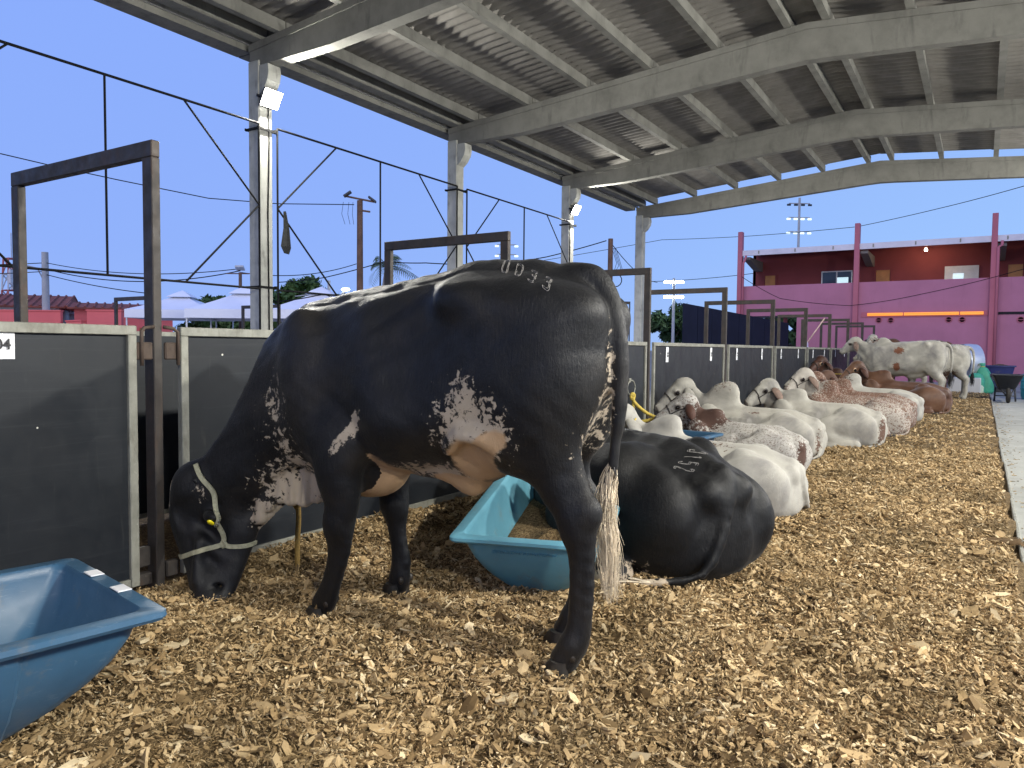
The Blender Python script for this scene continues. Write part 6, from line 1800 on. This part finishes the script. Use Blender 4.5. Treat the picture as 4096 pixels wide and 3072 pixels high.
def sack(label, loc, h, w, lean, seed, tie=True, mat=M_SACK):
    t = thing('feed_sack', label, 'sack', loc, 0, 'sacks by the drum fan'); rg3 = random.Random(seed)
    m = MB(); rings = []
    prof = ((0, .85), (.08, 1.0), (.25, 1.05), (.5, 1.0), (.7, .88), (.82, .60), (.88, .28), (.93, .30), (1.0, .46)) if tie else ((0, .8), (.1, 1.0), (.35, 1.05), (.7, 1.0), (.9, .8), (1.0, .35))
    for u, s_ in prof:
        rings.append([(w * s_ * math.cos(a) * (1 + .10 * math.sin(3 * a + u * 6 + seed)) + lean[0] * u * u, w * .7 * s_ * math.sin(a) * (1 + .08 * math.cos(4 * a + u * 5)) + lean[1] * u * u, h * u) for a in np.linspace(0, 2 * math.pi, 19)[:-1]])
    m.loft(rings); m.build('sack_body', mat, t, smooth=True)
    if tie:
        m = MB(); m.lathe([(w * .25, -.012), (w * .32, 0), (w * .25, .012)], (lean[0] * .77, lean[1] * .77, h * .88), 12); m.build('tie', M_YELLOWROPE, t)
    return t
sack('tall green sack tied at the neck, nearest the wheelbarrow', (.13, 26.9, -.04), .92, .20, (-.12, 0), 1)
sack('fat green sack slumped in front of the tall green one', (-.10, 26.5, -.04), .62, .22, (-.05, .05), 2, False)
sack('pale plastic bag at the foot of the green sacks', (-.08, 26.25, -.04), .30, .17, (-.04, 0), 3, False, plain('pale_bag', (.5, .58, .42), .5, var=.15))
M_ALU = plain('aluminium', (.62, .64, .68), .35, .6, var=.12, scale=3, bump=.05)
t = thing('drum_fan', 'big round metal drum fan behind the small white cow', 'fan', (-.36, 27.4, 0), R_(28))
m = MB(); m.lathe([(.56, -.20), (.60, -.20), (.615, 0), (.60, .20), (.56, .20), (.57, 0), (.56, -.20)], (0, 0, .86), 40, 0); m.build('drum', M_ALU, t, smooth=True, auto=40)
for i in range(4):
    a = i * math.pi / 2 + .4; m = MB()
    ca, sa = math.cos(a), math.sin(a)
    m.add([(-.05, .10 * ca - .05 * sa, .86 + .10 * sa + .05 * ca), (.05, .10 * ca + .08 * sa, .86 + .10 * sa - .08 * ca), (.06, .48 * ca + .14 * sa, .86 + .48 * sa - .14 * ca), (-.04, .48 * ca - .10 * sa, .86 + .48 * sa + .10 * ca),
           (-.045, .10 * ca - .05 * sa, .86 + .10 * sa + .05 * ca), (.055, .10 * ca + .08 * sa, .86 + .10 * sa - .08 * ca), (.065, .48 * ca + .14 * sa, .86 + .48 * sa - .14 * ca), (-.035, .48 * ca - .10 * sa, .86 + .48 * sa + .10 * ca)],
          [(0, 1, 2, 3), (7, 6, 5, 4), (0, 4, 5, 1), (1, 5, 6, 2), (2, 6, 7, 3), (3, 7, 4, 0)]); m.build('blade', M_BARROW, t)
m = MB(); m.lathe([(.0, -.14), (.10, -.12), (.11, .1), (.0, .12)], (0, 0, .86), 16, 0); m.build('motor', M_BARROW, t, smooth=True)
for q in (-.19, .19):
    m = MB()
    for r_ in (.15, .30, .45, .57): m.tube([(q, r_ * math.cos(a), .86 + r_ * math.sin(a)) for a in np.linspace(0, 6.28, 25)], .006, 4)
    for i in range(10): a = i * math.pi / 5; m.tube([(q, .1 * math.cos(a), .86 + .1 * math.sin(a)), (q, .57 * math.cos(a), .86 + .57 * math.sin(a))], .006, 4)
    m.build('guard', M_GALV, t)
for s_ in (-1, 1):
    m = MB(); m.tube([(-.25, s_ * .45, 0), (-.1, s_ * .5, .5), (0, s_ * .61, .86)], .025, 6); m.tube([(.25, s_ * .45, 0), (.1, s_ * .5, .5), (0, s_ * .61, .86)], .025, 6); m.build('stand', M_GALV, t)
t = thing('low_block', 'grey white block beside the small white cow\'s feet', 'block', (-.42, 26.1, -.05))
m = MB(); m.box((0, 0, .24), (.85, .25, .52), bev=.02); m.build('block_body', M_WHITEW, t)
t = thing('plastic_tub', 'dark blue tub full of pale chips behind the wheelbarrow', 'tub', (.50, 28.4, .20))
m = MB(); m.loft([rect(.55, .40, 0, .0), rect(.78, .58, 0, .56), rect(.86, .66, 0, .56), rect(.86, .66, 0, .60), rect(.76, .56, 0, .60), rect(.52, .38, 0, .05)]); m.build('tub_shell', plastic('navy_plastic', (.03, .04, .17)), t, smooth=True, auto=40)
m = MB(); m.loft([rect(.72, .52, 0, .52), rect(.5, .35, 0, .60), rect(.1, .1, 0, .64)]); m.build('chip_heap', M_FINES, t, smooth=True)
t2 = thing('crate', 'dark crate under the dark blue tub behind the wheelbarrow', 'crate', (.50, 28.4, -.05))
m = MB(); m.box((0, 0, .12), (.6, .5, .245), bev=.01); m.build('crate_body', M_BARROW, t2)
t = thing('teal_barrel', 'teal plastic barrel at the right edge beside the wheelbarrow', 'barrel', (1.12, 24.3, -.048))
m = MB(); m.lathe([(.0, .0), (.17, .0), (.20, .10), (.215, .35), (.215, .55), (.19, .68), (.0, .70)], (0, 0, 0), 20); m.build('barrel_body', plastic('teal_plastic', (.02, .22, .30)), t, smooth=True, auto=40)
m = MB(); m.lathe([(.218, .28), (.226, .30), (.218, .32)], (0, 0, 0), 20); m.lathe([(.218, .48), (.226, .50), (.218, .52)], (0, 0, 0), 20); m.build('hoop', plastic('teal_plastic_hoop', (.02, .20, .28)), t, smooth=True)
# stray straw bunch lying over the edging
t = thing('straw_bunch', 'dark tuft of straw lying across the edging at the right', 'straw', (.20, 5.6, 0))
m = MB(); rg4 = random.Random(9)
for i in range(26): 
    a = rg4.uniform(-.5, .5); m.tube([(-.10 + rg4.uniform(-.05, .05), rg4.uniform(-.07, .07), .012), (.04, rg4.uniform(-.06, .06) + a * .1, .022), (.13 + rg4.uniform(-.06, .08), a * .25, -.035)], .0025, 4)
m.build('straws', plain('dark_straw', (.12, .075, .035), .9, bump=0), t)
